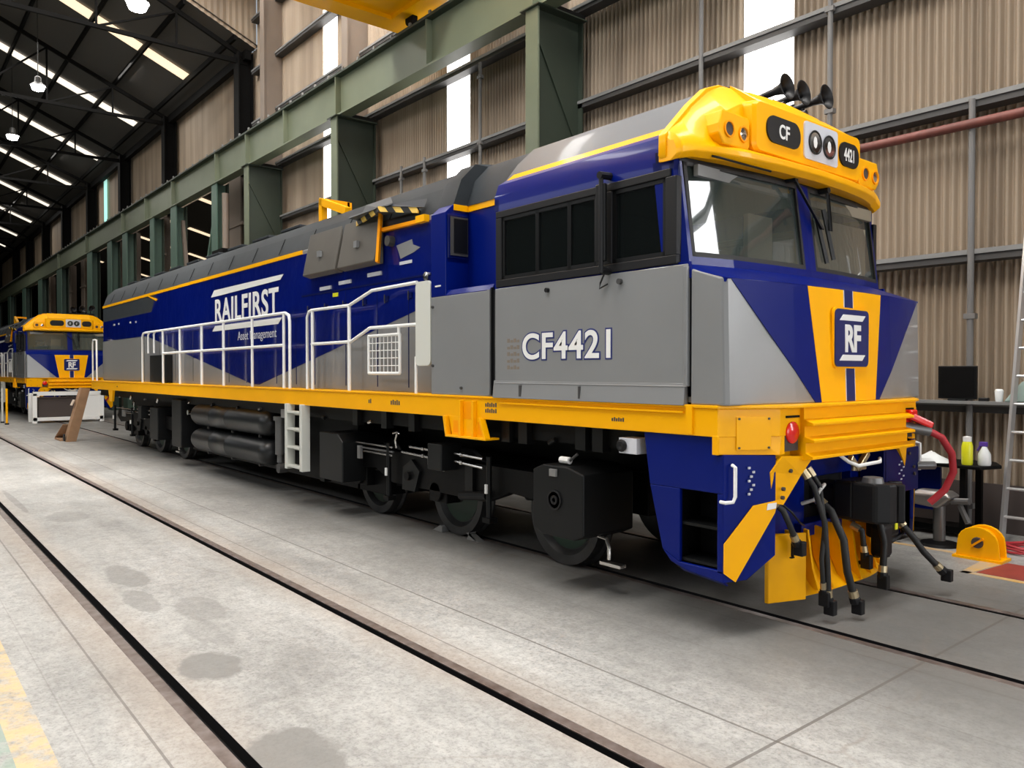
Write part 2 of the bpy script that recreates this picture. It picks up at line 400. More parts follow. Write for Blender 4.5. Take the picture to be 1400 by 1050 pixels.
# ---- crane runway
mb = MB()
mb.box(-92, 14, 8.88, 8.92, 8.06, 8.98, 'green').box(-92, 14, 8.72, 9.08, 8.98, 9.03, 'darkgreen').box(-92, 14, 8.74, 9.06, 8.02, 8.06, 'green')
rw = mb.build('crane_runway_beam'); tag(rw, 'long green crane runway girder carried above the locomotive by green columns', 'beam')
MB().box(-92, 14, 8.86, 8.94, 9.03, 9.13, 'darksteel').build('crane_rail', rw)
mb = MB(); x = 13
while x > -90:
    mb.box(x-.03, x+.03, 8.72, 8.76, 9.03, 9.10, 'girtlight'); x -= .75
cl = mb.build('rail_clip', rw); cl['kind'] = 'stuff'
for x in (-4.6, -10.12, -13.4, -17.4, -20.5, -23.3, -26, -30.8, -34.5, -38.4, -46, -54):
    MB().box(x-.02, x+.02, 8.74, 8.88, 8.06, 8.98, 'green').box(x-.14, x-.02, 8.86, 8.88, 8.06, 8.98, 'darkgreen').build('web_stiffener', rw)
def crane_column(x, label):
    e = empty('crane_column', (x, 9.3, 0), label, 'column', 'tall green columns under the crane girder')
    o = (-x, -9.3, 0)
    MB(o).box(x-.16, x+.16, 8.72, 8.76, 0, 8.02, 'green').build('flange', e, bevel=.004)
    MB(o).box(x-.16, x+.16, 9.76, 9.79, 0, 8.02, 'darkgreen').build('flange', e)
    MB(o).box(x+.02, x+.06, 8.76, 9.76, 0, 8.02, 'darkgreen').build('web', e)  # web and rear flange: shade put into a darker green
    m = MB(o)
    for z in (3.6, 6.0): m.bar((x+.08, 8.8, z+1.5), (x+.08, 9.74, z-.2), .03, .05, 'darkgreen')
    m.box(x+.05, x+.14, 8.76, 9.76, 5.2, 5.24, 'darkgreen')
    m.build('brace', e)
    MB(o).box(x-.25, x+.25, 8.66, 9.80, 8.0, 8.02, 'darkgreen').box(x-.2, x+.2, 9.1, 9.8, 8.02, 8.12, 'darksteel').build('cap_plate', e)
crane_column(-10.1, 'green steel column standing just behind the cab roof, largest of the crane columns')
crane_column(-17.45, 'green steel column behind the hood, second from the right of the crane columns')
crane_column(-23.2, 'green steel column third from the right, where the solid wall ends')
crane_column(-3.0, 'green steel crane column standing against the wall right of the frame') if False else None
def wall_column(x, z0, z1, m, label, group, wd=.3, y0=9.35, y1=9.98):
    e = empty('wall_column', (x, 9.7, z0), label, 'column', group); o = (-x, -9.7, -z0)
    MB(o).box(x-wd/2, x+wd/2, y0, y0+.03, z0, z1, m).build('flange', e)
    MB(o).box(x+.0, x+.04, y0+.03, y1, z0, z1, m).build('web', e)
for x, l in ((-10.6, 'beige upper wall column above the largest green column'), (-18.1, 'beige upper wall column rising above the second green column'), (-23.5, 'wide beige upper wall column at the corner where the taller wall starts')):
    wall_column(x, 8.1, 14.5, 'beige', l, 'beige upper wall columns', y0=9.35)
# dark roof columns of the far hall
RC = [-26.1, -34.6, -42.1, -49.6, -57.1, -64.6, -72.1, -79.6]
for k, x in enumerate(RC):
    e = empty('roof_column', (x, 9.75, 8.4), 'dark steel roof column between upper wall panels, ' + ['nearest, at the taller wall corner', 'second from the corner', 'third from the corner', 'fourth from the corner', 'fifth from the corner', 'sixth from the corner', 'seventh from the corner', 'farthest away'][k], 'column', 'dark roof columns')
    o = (-x, -9.75, -8.4)
    MB(o).box(x-.22, x+.22, 9.5, 9.54, 8.4, 12.5, 'darksteel').box(x-.02, x+.02, 9.54, 9.96, 8.4, 12.5, 'darksteel').build('shaft', e)
    MB(o).box(x-.22, x+.22, 9.96, 10.0, 8.4, 12.5, 'darksteel').build('flange', e)
# green and beige posts of the open arcade beneath the runway
gx = [(294, .36), (237, .55), (208, .5), (170, .6), (150, .6), (122, .8), (80, 1.9), (54, 2.8), (32, 3.2), (13, 3.0), (3, 3.0)]
GX = [-26.2, -30.7, -33.6, -38.0, -40.9, -45.3, -53.8, -60.7, -67.9, -76, -85]
GW = [.5, .7, .55, .8, .8, 1.1, 2.4, 3.0, 3.0, 3.0, 3.0]
ordn = ['nearest the corner', 'second from the corner', 'third from the corner', 'fourth from the corner', 'fifth from the corner', 'sixth from the corner', 'seventh from the corner', 'eighth from the corner', 'ninth from the corner', 'tenth from the corner', 'last of the row']
for k, x in enumerate(GX):
    wd = min(GW[k], 1.5)
    e = empty('arcade_post', (x, 8.95, 0), 'green steel post of the open arcade under the crane girder, '+ordn[k], 'column', 'green arcade posts')
    o = (-x, -8.95, 0)
    MB(o).box(x-wd/2, x+wd/2, 8.78, 8.82, 0, 8.02, 'teal').box(x-.03, x+.03, 8.82, 9.15, 0, 8.02, 'teal').build('shaft', e)
    MB(o).box(x-wd/2, x+wd/2, 9.15, 9.19, 0, 8.02, 'darkgreen').build('flange', e)
    if k == 0: MB(o).bar((-26.5, 8.95, 7.3), (-28.8, 8.95, 2.5), .10, .10, 'teal').build('diagonal_brace', e)
    if k == 1: MB(o).bar((-30.6, 9.1, 7.5), (-29.5, 9.1, 2.5), .12, .16, 'beige').build('diagonal_brace', e)
BX = [(-27.4, 1.1), (-36.5, .9), (-41.4, .5), (-44.9, .7), (-53.0, .9), (-57.0, .9), (-64.4, .9)]
for k, (x, wd) in enumerate(BX):
    e = empty('building_column', (x, 10.1, 0), 'beige building column seen between the green arcade posts, '+ordn[k], 'column', 'beige building columns')
    o = (-x, -10.1, 0)
    MB(o).box(x-wd/2, x+wd/2, 9.9, 9.95, 0, 8.7, 'beige').box(x-.04, x+.04, 9.95, 10.3, 0, 8.7, 'beige').build('shaft', e)
    MB(o).box(x-wd/2-.08, x+wd/2+.3, 9.85, 9.95, 6.9, 7.0, 'beige').box(x-wd/2-.08, x+wd/2+.3, 9.85, 9.95, 5.5, 5.6, 'beige').build('bracket', e)
e = empty('jib_bracket', (-25.6, 8.9, 5.0), 'dark bracket and beige round post beside the arcade opening', 'bracket')
o_ = (25.6, -8.9, -5.0)
MB(o_).cyl((-25.45, 8.9, 0), (-25.45, 8.9, 7.6), .11, 'beige', 12).build('post', e, smooth=True)
MB(o_).box(-25.88, -24.9, 8.6, 9.1, 5.5, 5.75, 'darksteel').build('collar', e)
# ---- far hall roof (sheets, purlins, rooflights, trusses)
def zr(y): return 12.6+(10-y)*.43 if y >= -2 else 12.6+12*.43-(-2-y)*.43
mb = MB()
mb.add([(-92, 10.05, zr(10)+.05), (-25.5, 10.05, zr(10)+.05), (-25.5, -2, zr(-2)+.05), (-92, -2, zr(-2)+.05), (-25.5, -12, zr(-12)+.05), (-92, -12, zr(-12)+.05)], [(0, 1, 2, 3), (3, 2, 4, 5)], 'ceiling_sheet')
struct(mb.build('ceiling'))
n_ = 5
for k, x in enumerate((-30.6, -37.9, -45.3, -52.7, -60.1, -67.5, -74.9, -82)):
    mb = MB(); m_ = 'roofsheet' if k < 1 else 'roofsheetfar'
    for j in range(7):
        ya = 9.25-j*1.6; yb = ya-1.5
        mb.add([(x-.36, ya, zr(ya)), (x+.36, ya, zr(ya)), (x+.36, yb, zr(yb)), (x-.36, yb, zr(yb))], [(0, 1, 2, 3)], m_)
    struct(mb.build('window_%d' % n_)); n_ += 1
for j in range(8):
    y = 9.3-j*1.6
    struct(MB().box(-92, -25.6, y-.04, y+.04, zr(y)-.2, zr(y)-.02, 'darksteel').build('trim_%d' % mb_n)); mb_n += 1
for k, x in enumerate(RC):
    e = empty('roof_truss', (x, 4, 12.3), 'dark steel roof truss of the far hall, '+['nearest of the row', 'second of the row', 'third of the row', 'fourth of the row', 'fifth of the row', 'sixth of the row', 'seventh of the row', 'farthest of the row'][k], 'truss', 'roof trusses')
    o = (-x, -4, -12.3)
    MB(o).bar((x, 9.9, zr(9.9)-.3), (x, -2, zr(-2)-.3), .1, .14, 'darksteel').bar((x, -2, zr(-2)-.3), (x, -12, zr(-12)-.3), .1, .14, 'darksteel').build('top_chord', e)
    MB(o).bar((x, 9.9, 12.2), (x, -12, 12.2), .1, .12, 'darksteel').build('bottom_chord', e)
    m = MB(o); ys = [9.9, 7.6, 5.3, 3.0, .7, -2, -5, -8, -12]
    for a, b_ in zip(ys, ys[1:]):
        m.bar((x, b_, 12.2), (x, b_, zr(b_)-.3), .06, .06, 'darksteel'); m.bar((x, b_, 12.2), (x, a, zr(a)-.35), .06, .06, 'darksteel')
    m.build('web_member', e)
# eaves beam with tie
o = MB().box(-92, -25.8, 9.7, 9.9, 12.25, 12.55, 'darksteel').build('eaves_beam'); tag(o, 'dark eaves beam along the top of the upper wall panels', 'beam')
# high bay lamps
for k, (x, z, y) in enumerate([(-18.6, 9.95, 4.6), (-31.8, 11.85, 4.6), (-38.2, 11.6, 4.6), (-45, 11.6, 4.6)]):
    e = empty('high_bay_lamp', (x, y, z), 'glowing high bay lamp hanging from the roof, '+['nearest, at the top edge', 'second from the top edge', 'third, at the left edge', 'farthest, low at the left edge'][k], 'lamp', 'high bay lamps')
    MB().lathe([(.05, .34), (.1, .3), (.12, .12), (.24, .02), (.25, 0), (.22, .01)], (0, 0, 0), (0, 0, 1), 'gunmetal', 20).build('housing', e, smooth=True)
    MB().lathe([(.01, .0), (.2, .0), (.21, -.05), (.17, -.14), (.01, -.20)], (0, 0, 0), (0, 0, 1), 'lamp', 20).build('bulb', e, smooth=True)
    MB().cyl((0, 0, .3), (0, 0, (14.62 if k == 0 else zr(4.6)+.04)-z), .012, 'black', 6).build('cable', e)
for k, x in enumerate((-3, -8, -18, -22.5)):  # unseen lamps added left of the view for streaks on the hood
    e = empty('high_bay_lamp', (x, -3.2, 10.4), 'unseen high bay lamp added to streak the hood, left of the camera, '+['nearest the viewpoint', 'second from the viewpoint', 'third from the viewpoint', 'fourth from the viewpoint'][k], 'lamp', 'added near hall lamps')
    MB().lathe([(.05, .34), (.1, .3), (.12, .12), (.24, .02), (.25, 0), (.22, .01)], (0, 0, 0), (0, 0, 1), 'gunmetal', 20).build('housing', e, smooth=True)
    MB().lathe([(.01, .0), (.2, .0), (.21, -.05), (.17, -.14), (.01, -.20)], (0, 0, 0), (0, 0, 1), 'lamp', 20).build('bulb', e, smooth=True)
    MB().cyl((0, 0, .3), (0, 0, 4.22), .012, 'black', 6).build('cable', e)
# teal glazed slot in the far wall
struct(MB().box(-47.6, -46.9, 9.98, 10.0, 9.5, 12.3, 'greenwindow').build('window_%d' % n_)); n_ += 1
# ---- adjacent bay through the arcade
mb = MB(); mb.add([(-92, 10.3, 12.0), (-20, 10.3, 12.0), (-20, 25, 8.2), (-92, 25, 8.2)], [(0, 1, 2, 3)], 'ceiling_sheet').box(-92, -20, 25, 25.1, 0, 8.3, 'darksteel')
mb.box(-25.5, -25.4, 10.1, 25, 0, 12.2, 'darksteel')
struct(mb.build('wall_side_bay'))
for k, x in enumerate((-29, -36, -43, -50, -57, -64, -71)):
    mb = MB()
    for j in range(6):
        ya = 11+j*2.1; yb = ya+1.7; za = 12-(ya-10.3)*.2585-.03; zb = 12-(yb-10.3)*.2585-.03
        mb.add([(x-.3, ya, za), (x+.3, ya, za), (x+.3, yb, zb), (x-.3, yb, zb)], [(0, 1, 2, 3)], 'roofsheet')
    struct(mb.build('window_%d' % n_)); n_ += 1
struct(MB().box(-92.2, -92, -12, 25, 0, 18, 'darksteel').build('wall_end'))
# ---- near hall: roof with rooflights, left wall with a high opening made up for the side light, end wall with the open door
mb = MB()
for a, b_ in ((-25.6, -23.8), (-22.2, -17), (-15, -9.5), (-7.5, -2), (0, 16)):
    mb.box(a, b_, -12, 10.1, 14.6, 14.7, 'ceiling_sheet')
for a, b_ in ((-23.8, -22.2), (-17, -15), (-9.5, -7.5), (-2, 0)):
    mb.box(a, b_, -12, -6, 14.6, 14.7, 'ceiling_sheet').box(a, b_, -6, 10.1, 14.6, 14.64, 'skysheet')
struct(mb.build('ceiling_near'))
mb = MB(); mb.box(-95, 16, -12.1, -12, 11, 18, 'darksteel').box(-95, -26, -12.1, -12, 0, 11, 'darksteel').box(4, 16, -12.1, -12, 0, 11, 'darksteel').box(-26, 4, -12.1, -12, 0, 8.5, 'darksteel'); struct(mb.build('wall_left'))
mb = MB(); mb.box(16, 16.1, -12, 10, 7, 14.6, 'beige').box(16, 16.1, -12, -5.2, 0, 7, 'beige').box(16, 16.1, 8.2, 10, 0, 7, 'beige'); struct(mb.build('wall_front'))
# ---- overhead crane girder
e = empty('overhead_crane', (-13, 8, 9.2), 'yellow overhead crane girder riding on the runway, at the top of the picture', 'crane')
o = (13, -8, -9.2)
MB(o).box(-15.0, -12.2, -11, 9.02, 9.42, 10.6, 'yellow').build('girder', e, bevel=.02)
MB(o).box(-15.05, -14.55, -11, 9.07, 9.33, 9.42, 'yellow').box(-14.55, -12.2, 8.62, 9.07, 9.33, 9.42, 'yellow').build('bottom_flange', e)
MB(o).box(-12.2, -10.8, 8.72, 9.08, 9.34, 9.85, 'darksteel').build('end_carriage', e, bevel=.02)
for xx in (-14.2, -11.3): MB(o).cyl((xx, 8.84, 9.29), (xx, 8.96, 9.29), .15, 'darksteel', 20).build('wheel', e, smooth=True)
# ================================================================== THE LOCOMOTIVE
OFF = (13, 0, 0)
LOCO = empty('locomotive', (-13, 5.93, 0), 'blue, silver and yellow diesel locomotive numbered CF4421, nearest, filling the middle of the hall', 'locomotive')
def LM(): return MB(OFF)
def part(mb, name, parent=None, **k):
    return mb.build(name, parent or LOCO, **k)
S = 1.475
# ---- frame
sill_xy = [(-22.84, -S), (-3.22, -S), (-3.0, -1.06), (-3.0, 1.06), (-3.22, S), (-22.84, S)]
m = LM(); m.prism(sill_xy, 'z', 1.39, 1.585, 'yellow')
top = [(-22.84, -S-.012), (-3.21, -S-.012), (-2.97, -1.05), (-2.93, -.9), (-2.93, .9), (-2.97, 1.05), (-3.21, S+.012), (-22.84, S+.012)]
m.prism(top, 'z', 1.585, 1.607, 'yellow')
FR = part(m, 'frame_sill', bevel=.005)
# recessed orange panel and stencils on the sill
part(LM().box(-5.6, -3.5, -S-.018, -S, 1.545, 1.56, 'yellow').box(-3.47, -3.42, -S-.018, -S, 1.40, 1.60, 'yellow'), 'sill_strip', FR)
for (x, z, n_, hh) in ((-7.95, 1.50, 2, .05), (-7.45, 1.50, 5, .055), (-5.72, 1.53, 6, .04), (-5.72, 1.475, 6, .04), (-4.1, 1.47, 6, .03), (-20, 1.49, 4, .03)):
    mm = LM()
    for j in range(n_): mm.box(x+j*hh*.75-.1, x+j*hh*.75-.1+hh*.45, -S-.003, -S, z-hh/2, z+hh/2*(1 if j % 2 else .6), 'girt')
    part(mm, 'stencil', FR)
# jacking pad / step bracket hanging under sill
m = LM(); m.prism([(-6.42, 1.40), (-6.36, 1.21), (-5.80, 1.21), (-5.86, 1.40)], 'y', -S-.004, -S+.03, 'yellow')
m.box(-6.42, -5.76, -S-.05, -S+.12, 1.195, 1.215, 'yellow')
m.prism([(-6.43, 1.215), (-6.40, 1.215), (-6.43, 1.40), (-6.47, 1.40)], 'y', -S-.045, -S+.02, 'yellow').prism([(-5.80, 1.215), (-5.77, 1.215), (-5.85, 1.40), (-5.88, 1.40)], 'y', -S-.045, -S+.02, 'yellow')
m.box(-6.2, -6.17, -S-.045, -S, 1.215, 1.56, 'yellow').box(-5.99, -5.96, -S-.045, -S, 1.215, 1.56, 'yellow')
m.box(-6.17, -5.99, -S-.006, -S+.01, 1.38, 1.55, 'deepyellow').box(-6.34, -6.24, -S-.006, -S+.01, 1.24, 1.36, 'deepyellow').box(-5.94, -5.86, -S-.006, -S+.01, 1.24, 1.36, 'deepyellow')
part(m, 'jacking_bracket', bevel=.003)
part(LM().prism([(-20.95, 1.40), (-20.85, 1.12), (-20.6, 1.12), (-20.5, 1.40)], 'y', -S, -S+.05, 'yellow'), 'jacking_bracket')
# ---- end beam (front)
m = LM()
for s in (-1, 1):
    m.loft([[(-3.225, s*S, 1.27), (-3.0, s*1.06, 1.262), (-3.0, s*1.0, 1.262), (-3.0, s*1.0, 1.585), (-3.0, s*1.06, 1.585), (-3.225, s*S, 1.585)],
            [(-3.26, s*(S-.02), 1.27), (-3.03, s*1.04, 1.262), (-3.03, s*.98, 1.262), (-3.03, s*.98, 1.585), (-3.03, s*1.04, 1.585), (-3.26, s*(S-.02), 1.585)]], 'yellow')
    m.box(-3.26, -3.215, s*S-.02 if s > 0 else -S-.004, s*S+.004 if s > 0 else -S+.02, 1.268, 1.40, 'yellow')
m.box(-3.12, -3.08, -1.0, 1.0, 1.22, 1.585, 'yellow')
EB = part(m, 'end_beam', bevel=.004)
# access plate with four bolts
for s in (-1, 1):
    d = Vector((.22, -s*-.415*-1, 0)); a = Vector((-3.225, s*S, 0)); b_ = Vector((-3.0, s*1.06, 0)); nrm = Vector((abs(b_.y-a.y), (b_.x-a.x)*s, 0)).normalized()
    def at_(t, z, k=.004): return a.lerp(b_, t)+Vector((0, 0, z))+nrm*k
    m = LM(); m.plate([at_(.30, 1.30), at_(.85, 1.30), at_(.85, 1.53), at_(.30, 1.53)], nrm, .006, 'yellow')
    ap = part(m, 'access_plate', EB, bevel=.002)
    for t, z in ((.34, 1.315), (.81, 1.315), (.34, 1.515), (.81, 1.515)):
        p = at_(t, z, .01); part(LM().cyl(p, p+nrm*.008, .008, 'girt', 8), 'bolt', ap)
# folded centre anticlimber with three ribs
pr = [(-3.08, 1.585), (-2.97, 1.585), (-2.97, 1.50), (-2.90, 1.475), (-2.90, 1.455), (-2.965, 1.45), (-2.965, 1.375), (-2.89, 1.355), (-2.89, 1.335), (-2.955, 1.33), (-2.955, 1.26), (-2.90, 1.235), (-2.90, 1.215), (-2.98, 1.205), (-3.08, 1.24)]
part(LM().prism(pr, 'y', -.80, .80, 'yellow'), 'anticlimber', EB, bevel=.003)
for s in (-1, 1):
    tl = part(LM().box(-3.08, -3.002, s*.91-.085, s*.91+.085, 1.28, 1.54, 'brickdark'), 'tail_lamp', EB)
    part(LM().lathe([(.0, 0), (.078, 0), (.078, .012), (.065, .022), (0, .028)], (-3.001, s*.91, 1.41), (1, 0, 0), 'red', 24), 'lens', tl, smooth=True)
    part(LM().box(-3.01, -2.985, s*.91-.08, s*.91+.08, 1.515, 1.53, 'darksteel'), 'hood', tl)
# ---- cab lower side, nose
m = LM()
m.box(-5.66, -3.47, -S-.012, -S+.03, 1.735, 2.60, 'silver')
m.prism([(-S-.03, 1.60), (-S-.012, 1.76), (-S+.03, 1.735), (-S+.03, 1.60)], 'x', -5.68, -3.49, 'silver')
m.box(-3.50, -3.465, -S-.018, -S+.02, 1.735, 2.585, 'silver')
m.box(-5.66, -3.47, -S-.02, -S-.01, 1.73, 1.74, 'silver')
m.box(-5.66, -3.49, S-.03, S+.012, 1.60, 2.60, 'silver')
CSP = part(m, 'cab_side_panel', bevel=.005)
part(LM().box(-5.30, -5.27, -S-.03, -S-.01, 1.62, 1.72, 'girt').box(-4.55, -4.53, -S-.03, -S-.01, 1.62, 1.72, 'girt'), 'hinge', CSP)
part(LM().box(-3.47, -3.44, -S+.04, S-.04, 1.60, 2.58, 'black').box(-5.72, -5.66, -S+.03, S-.03, 1.6, 2.6, 'black'), 'panel_gap')
# nose: loft of plan rings, top slopes down to the front
def nose_ring(z, back=-3.445):
    f = (z-1.607)/.88
    fr = -3.045-.03*f; cx = -3.14-.02*f
    pts = [(back, -S), (cx-.03, -S), (cx, -S+.03), (fr-.02, -.75), (fr, -.25), (fr, .25), (fr-.02, .75), (cx, S-.03), (cx-.03, S), (back, S)]
    return [(x, y, z) for x, y in pts]
r0, r1 = nose_ring(1.607), nose_ring(2.47)
r1 = [(x, y, 2.565 if x < -3.4 else 2.478-.0*(x+3.1)) for x, y, _ in r1]
m = LM(); m.loft([r0, r1], 'silver')
NO = part(m, 'nose', bevel=.012)
def nz(y, z):    # x on the nose front at v, z
    f = (z-1.607)/.88; fr = -3.045-.03*f; cx = -3.14-.02*f; a = abs(y)
    if a < .25: return fr
    if a < .75: return fr-.02*(a-.25)/.5
    return fr-.02+(cx-fr+.02)*(a-.75)/(S-.03-.75)
def npoly(pts, mt, name, off=.004, parent=None):
    """thin painted panel following the nose front; split at the fold lines by clipping in v"""
    cuts = [-1.445, -.75, -.25, .25, .75, 1.445]; m = LM()
    for a, b_ in zip(cuts, cuts[1:]):
        poly = list(pts)
        for lim, sg in ((a, 1), (b_, -1)):
            out = []
            for i in range(len(poly)):
                p, q = poly[i], poly[(i+1) % len(poly)]
                ip, iq = sg*(p[0]-lim) >= -1e-9, sg*(q[0]-lim) >= -1e-9
                if ip: out.append(p)
                if ip != iq:
                    t = (lim-p[0])/(q[0]-p[0]); out.append((lim, p[1]+t*(q[1]-p[1])))
            poly = out
            if len(poly) < 3: break
        if len(poly) >= 3: m.plate([(nz(y, z)+off*.3, y, z) for y, z in poly], (1, 0, 0), off, mt)
    return m.build(name, parent or NO)
npoly([(-1.42, 2.475), (-.57, 2.475), (-.42, 1.61), (-.50, 1.61)], 'blue', 'blue_wedge', .004)
npoly([(1.43, 2.475), (.57, 2.475), (.42, 1.61), (.50, 1.61)], 'blue', 'blue_wedge', .004)
npoly([(-.585, 2.475), (.585, 2.475), (.435, 1.61), (-.435, 1.61)], 'whiteplate', 'pinstripe', .003)
npoly([(-.57, 2.475), (.57, 2.475), (.42, 1.61), (-.42, 1.61)], 'yellow', 'yellow_panel', .006)
npoly([(-.075, 2.475), (.075, 2.475), (.075, 1.61), (-.075, 1.61)], 'whiteplate', 'pinstripe', .007)
npoly([(-.062, 2.475), (.062, 2.475), (.062, 1.61), (-.062, 1.61)], 'logoblue', 'centre_stripe', .009)
lx = -3.053
m = LM(); m.prism([(y, z) for y, z in rrect(-.275, .275, 1.865, 2.335, .05)], 'x', lx, lx+.018, 'yellow').prism([(y, z) for y, z in rrect(-.262, .262, 1.878, 2.322, .045)], 'x', lx+.018, lx+.026, 'logoblue')
lg = part(m, 'logo_plate', NO)
m = LM()
for z in (2.235, 1.925): m.prism([(-.20, z), (.15, z), (.20, z+.045), (-.15, z+.045)], 'x', lx+.026, lx+.030, 'white')
part(m, 'logo_bar', lg)
text('logo_lettering', 'RF', (lx+.028, 0, 2.0), 'white', .285, 'front', .86, .010, .002, lg, OFF, space=.92)
# blue ledge between nose and windscreens
def ring_cab(z, dx=0.0, k=0.0):
    xs = [(-3.62, -S+k), (-3.50, -1.42+k), (-3.42, -1.0), (-3.38, -.45), (-3.37, 0), (-3.38, .45), (-3.42, 1.0), (-3.50, 1.42-k), (-3.62, S-k)]
    return [(x+dx, y, z) for x, y in xs]
def strip(mb, ra, rb, t, mt, flip=False):
    for i in range(len(ra)-1):
        a, b_, c, d = map(Vector, (ra[i], ra[i+1], rb[i+1], rb[i]))
        n = (b_-a).cross(d-a).normalized(); n = n if n.x > 0 or (abs(n.x) < .2 and n.y*(a.y) > 0) else -n
        mb.plate([a, b_, c, d], -n, t, mt)
m = LM()
led_a = [(-3.16, -S+.01, 2.477), (-3.15, -1.2, 2.48), (-3.09, -.75, 2.48), (-3.08, -.25, 2.48), (-3.08, 0, 2.48), (-3.08, .25, 2.48), (-3.09, .75, 2.48), (-3.15, 1.2, 2.48), (-3.16, S-.01, 2.477)]
led_b = ring_cab(2.60, .03)
strip(m, led_a, led_b, .03, 'blue')
m.prism([(-3.44, 2.50), (-3.64, 2.50), (-3.64, 2.62), (-3.47, 2.62)], 'y', -S+.035, -S+.005, 'blue').prism([(-3.44, 2.50), (-3.64, 2.50), (-3.64, 2.62), (-3.47, 2.62)], 'y', S-.035, S-.005, 'blue')
part(m, 'windscreen_ledge', smooth=True, ang=25)
# ---- cab front frame: sill, header, pillars; two panes of glass
zb, zt = 2.60, 3.40; dxt = -.10
def fr(y, z):   # x on the windscreen surface
    xs = [(-S, -3.62), (-1.42, -3.50), (-1.0, -3.42), (-.45, -3.38), (0, -3.37)]
    a = -abs(y); x = -3.37
    for (ya, xa), (yb, xb) in zip(xs, xs[1:]):
        if ya <= a <= yb: x = xa+(xb-xa)*(a-ya)/(yb-ya)
    return x+dxt*(z-zb)/(zt-zb)
def fquad(mb, pts, t, mt):
    ys = sorted(set([p[0] for p in pts]))
    cuts = [c for c in (-1.42, -1.0, -.45, 0, .45, 1.0, 1.42)]
    lims = [-S]+cuts+[S]
    for a, b_ in zip(lims, lims[1:]):
        poly = list(pts)
        for lim, sg in ((a, 1), (b_, -1)):
            out = []
            for i in range(len(poly)):
                p, q = poly[i], poly[(i+1) % len(poly)]
                ip, iq = sg*(p[0]-lim) >= -1e-9, sg*(q[0]-lim) >= -1e-9
                if ip: out.append(p)
                if ip != iq:
                    tt = (lim-p[0])/(q[0]-p[0]); out.append((lim, p[1]+tt*(q[1]-p[1])))
            poly = out
            if len(poly) < 3: break
        if len(poly) >= 3: mb.plate([(fr(y, z), y, z) for y, z in poly], (-1, 0, 0), t, mt)
m = LM()
LW = [(-1.385, 2.665), (-.075, 2.665), (-.085, 3.36), (-1.40, 3.36)]
RW = [(.085, 2.665), (1.385, 2.665), (1.40, 3.36), (.085, 3.36)]
fquad(m, [(-S, 2.60), (S, 2.60), (S, 2.665), (-S, 2.665)], .05, 'blue')
fquad(m, [(-S, 3.36), (S, 3.36), (S, 3.44), (-S, 3.44)], .05, 'black')  # header painted black for the shade under the visor
fquad(m, [(-S, 2.66), (-1.385, 2.66), (-1.40, 3.37), (-S, 3.37)], .08, 'blue')
fquad(m, [(S, 2.66), (1.385, 2.66), (1.40, 3.37), (S, 3.37)], .08, 'blue')
fquad(m, [(-.075, 2.66), (.085, 2.66), (.085, 3.37), (-.085, 3.37)], .07, 'blue')
CF_ = part(m, 'windscreen_frame')
for q in (LW, RW):
    m = LM()
    y0, y1 = q[0][0], q[1][0]; z0, z1 = q[0][1], q[2][1]
    for a, b_, c, d in ((y0, y1, z0, z0+.035), (y0, y1, z1-.03, z1), (y0, y0+.03, z0, z1), (y1-.03, y1, z0, z1)):
        fquad(m, [(a, c), (b_, c), (b_, d), (a, d)], .03, 'rubber')
    ws = part(m, 'windscreen_gasket', CF_)
    m = LM()
    # single smooth pane
    n = 8; vs = []
    for i in range(n+1):
        y = y0+.02+(y1-y0-.04)*i/n
        vs += [(fr(y, z0)-.02, y, z0+.02), (fr(y, z1)-.02, y, z1-.02)]
    m.add(vs, [(2*i, 2*i+2, 2*i+3, 2*i+1) for i in range(n)], 'glass')
    part(m, 'windscreen_glass', CF_, smooth=True)
# ---- cab side upper with window openings
def side_wall(s):
    m = LM(); y0, y1 = (s*S, s*(S-.06))
    a, b_ = min(y0, y1), max(y0, y1)
    m.box(-5.68, -3.60, a, b_, 2.60, 2.62, 'blue').box(-5.68, -5.62, a, b_, 2.62, 3.42, 'blue').box(-3.64, -3.60, a, b_, 2.62, 3.42, 'blue')
    m.loft([[(-5.68, s*S, 3.29), (-5.68, s*S, 3.44), (-5.68, s*(S-.045), 3.56), (-5.68, s*(S-.13), 3.615), (-5.68, s*(S-.18), 3.60), (-5.68, s*(S-.1), 3.44), (-5.68, s*(S-.06), 3.29)],
            [(-3.60, s*S, 3.29), (-3.60, s*S, 3.44), (-3.60, s*(S-.045), 3.56), (-3.60, s*(S-.13), 3.615), (-3.60, s*(S-.18), 3.60), (-3.60, s*(S-.1), 3.44), (-3.60, s*(S-.06), 3.29)]], 'blue')
    o = part(m, 'cab_upper_wall', smooth=True, ang=30)
    m = LM(); ya, yb = sorted((s*(S+.02), s*(S-.04)))
    for x0, x1, z0, z1 in ((-5.64, -3.56, 2.61, 2.675), (-5.64, -3.62, 3.24, 3.30), (-5.64, -5.56, 2.675, 3.24), (-3.665, -3.56, 2.675, 3.24), (-4.36, -4.19, 2.675, 3.24)):
        m.box(x0, x1, ya, yb, z0, z1, 'black')
    wf = part(m, 'window_frame', o, bevel=.006)
    for x0, x1 in ((-5.56, -5.06), (-5.10, -4.66), (-4.70, -4.36), (-4.19, -3.665)):
        m = LM()
        for a_, b2, c, d in ((x0, x1, 2.675, 2.71), (x0, x1, 3.21, 3.24), (x0, x0+.03, 2.675, 3.24), (x1-.03, x1, 2.675, 3.24)): m.box(a_, b2, min(s*(S-.03), s*(S+.005)), max(s*(S-.03), s*(S+.005)), c, d, 'boxblack')
        sh = part(m, 'sash', wf)
        part(LM().box(x0+.02, x1-.02, min(s*(S-.02), s*(S-.012)), max(s*(S-.02), s*(S-.012)), 2.7, 3.22, 'sideglass'), 'window_glass', sh)
    return o
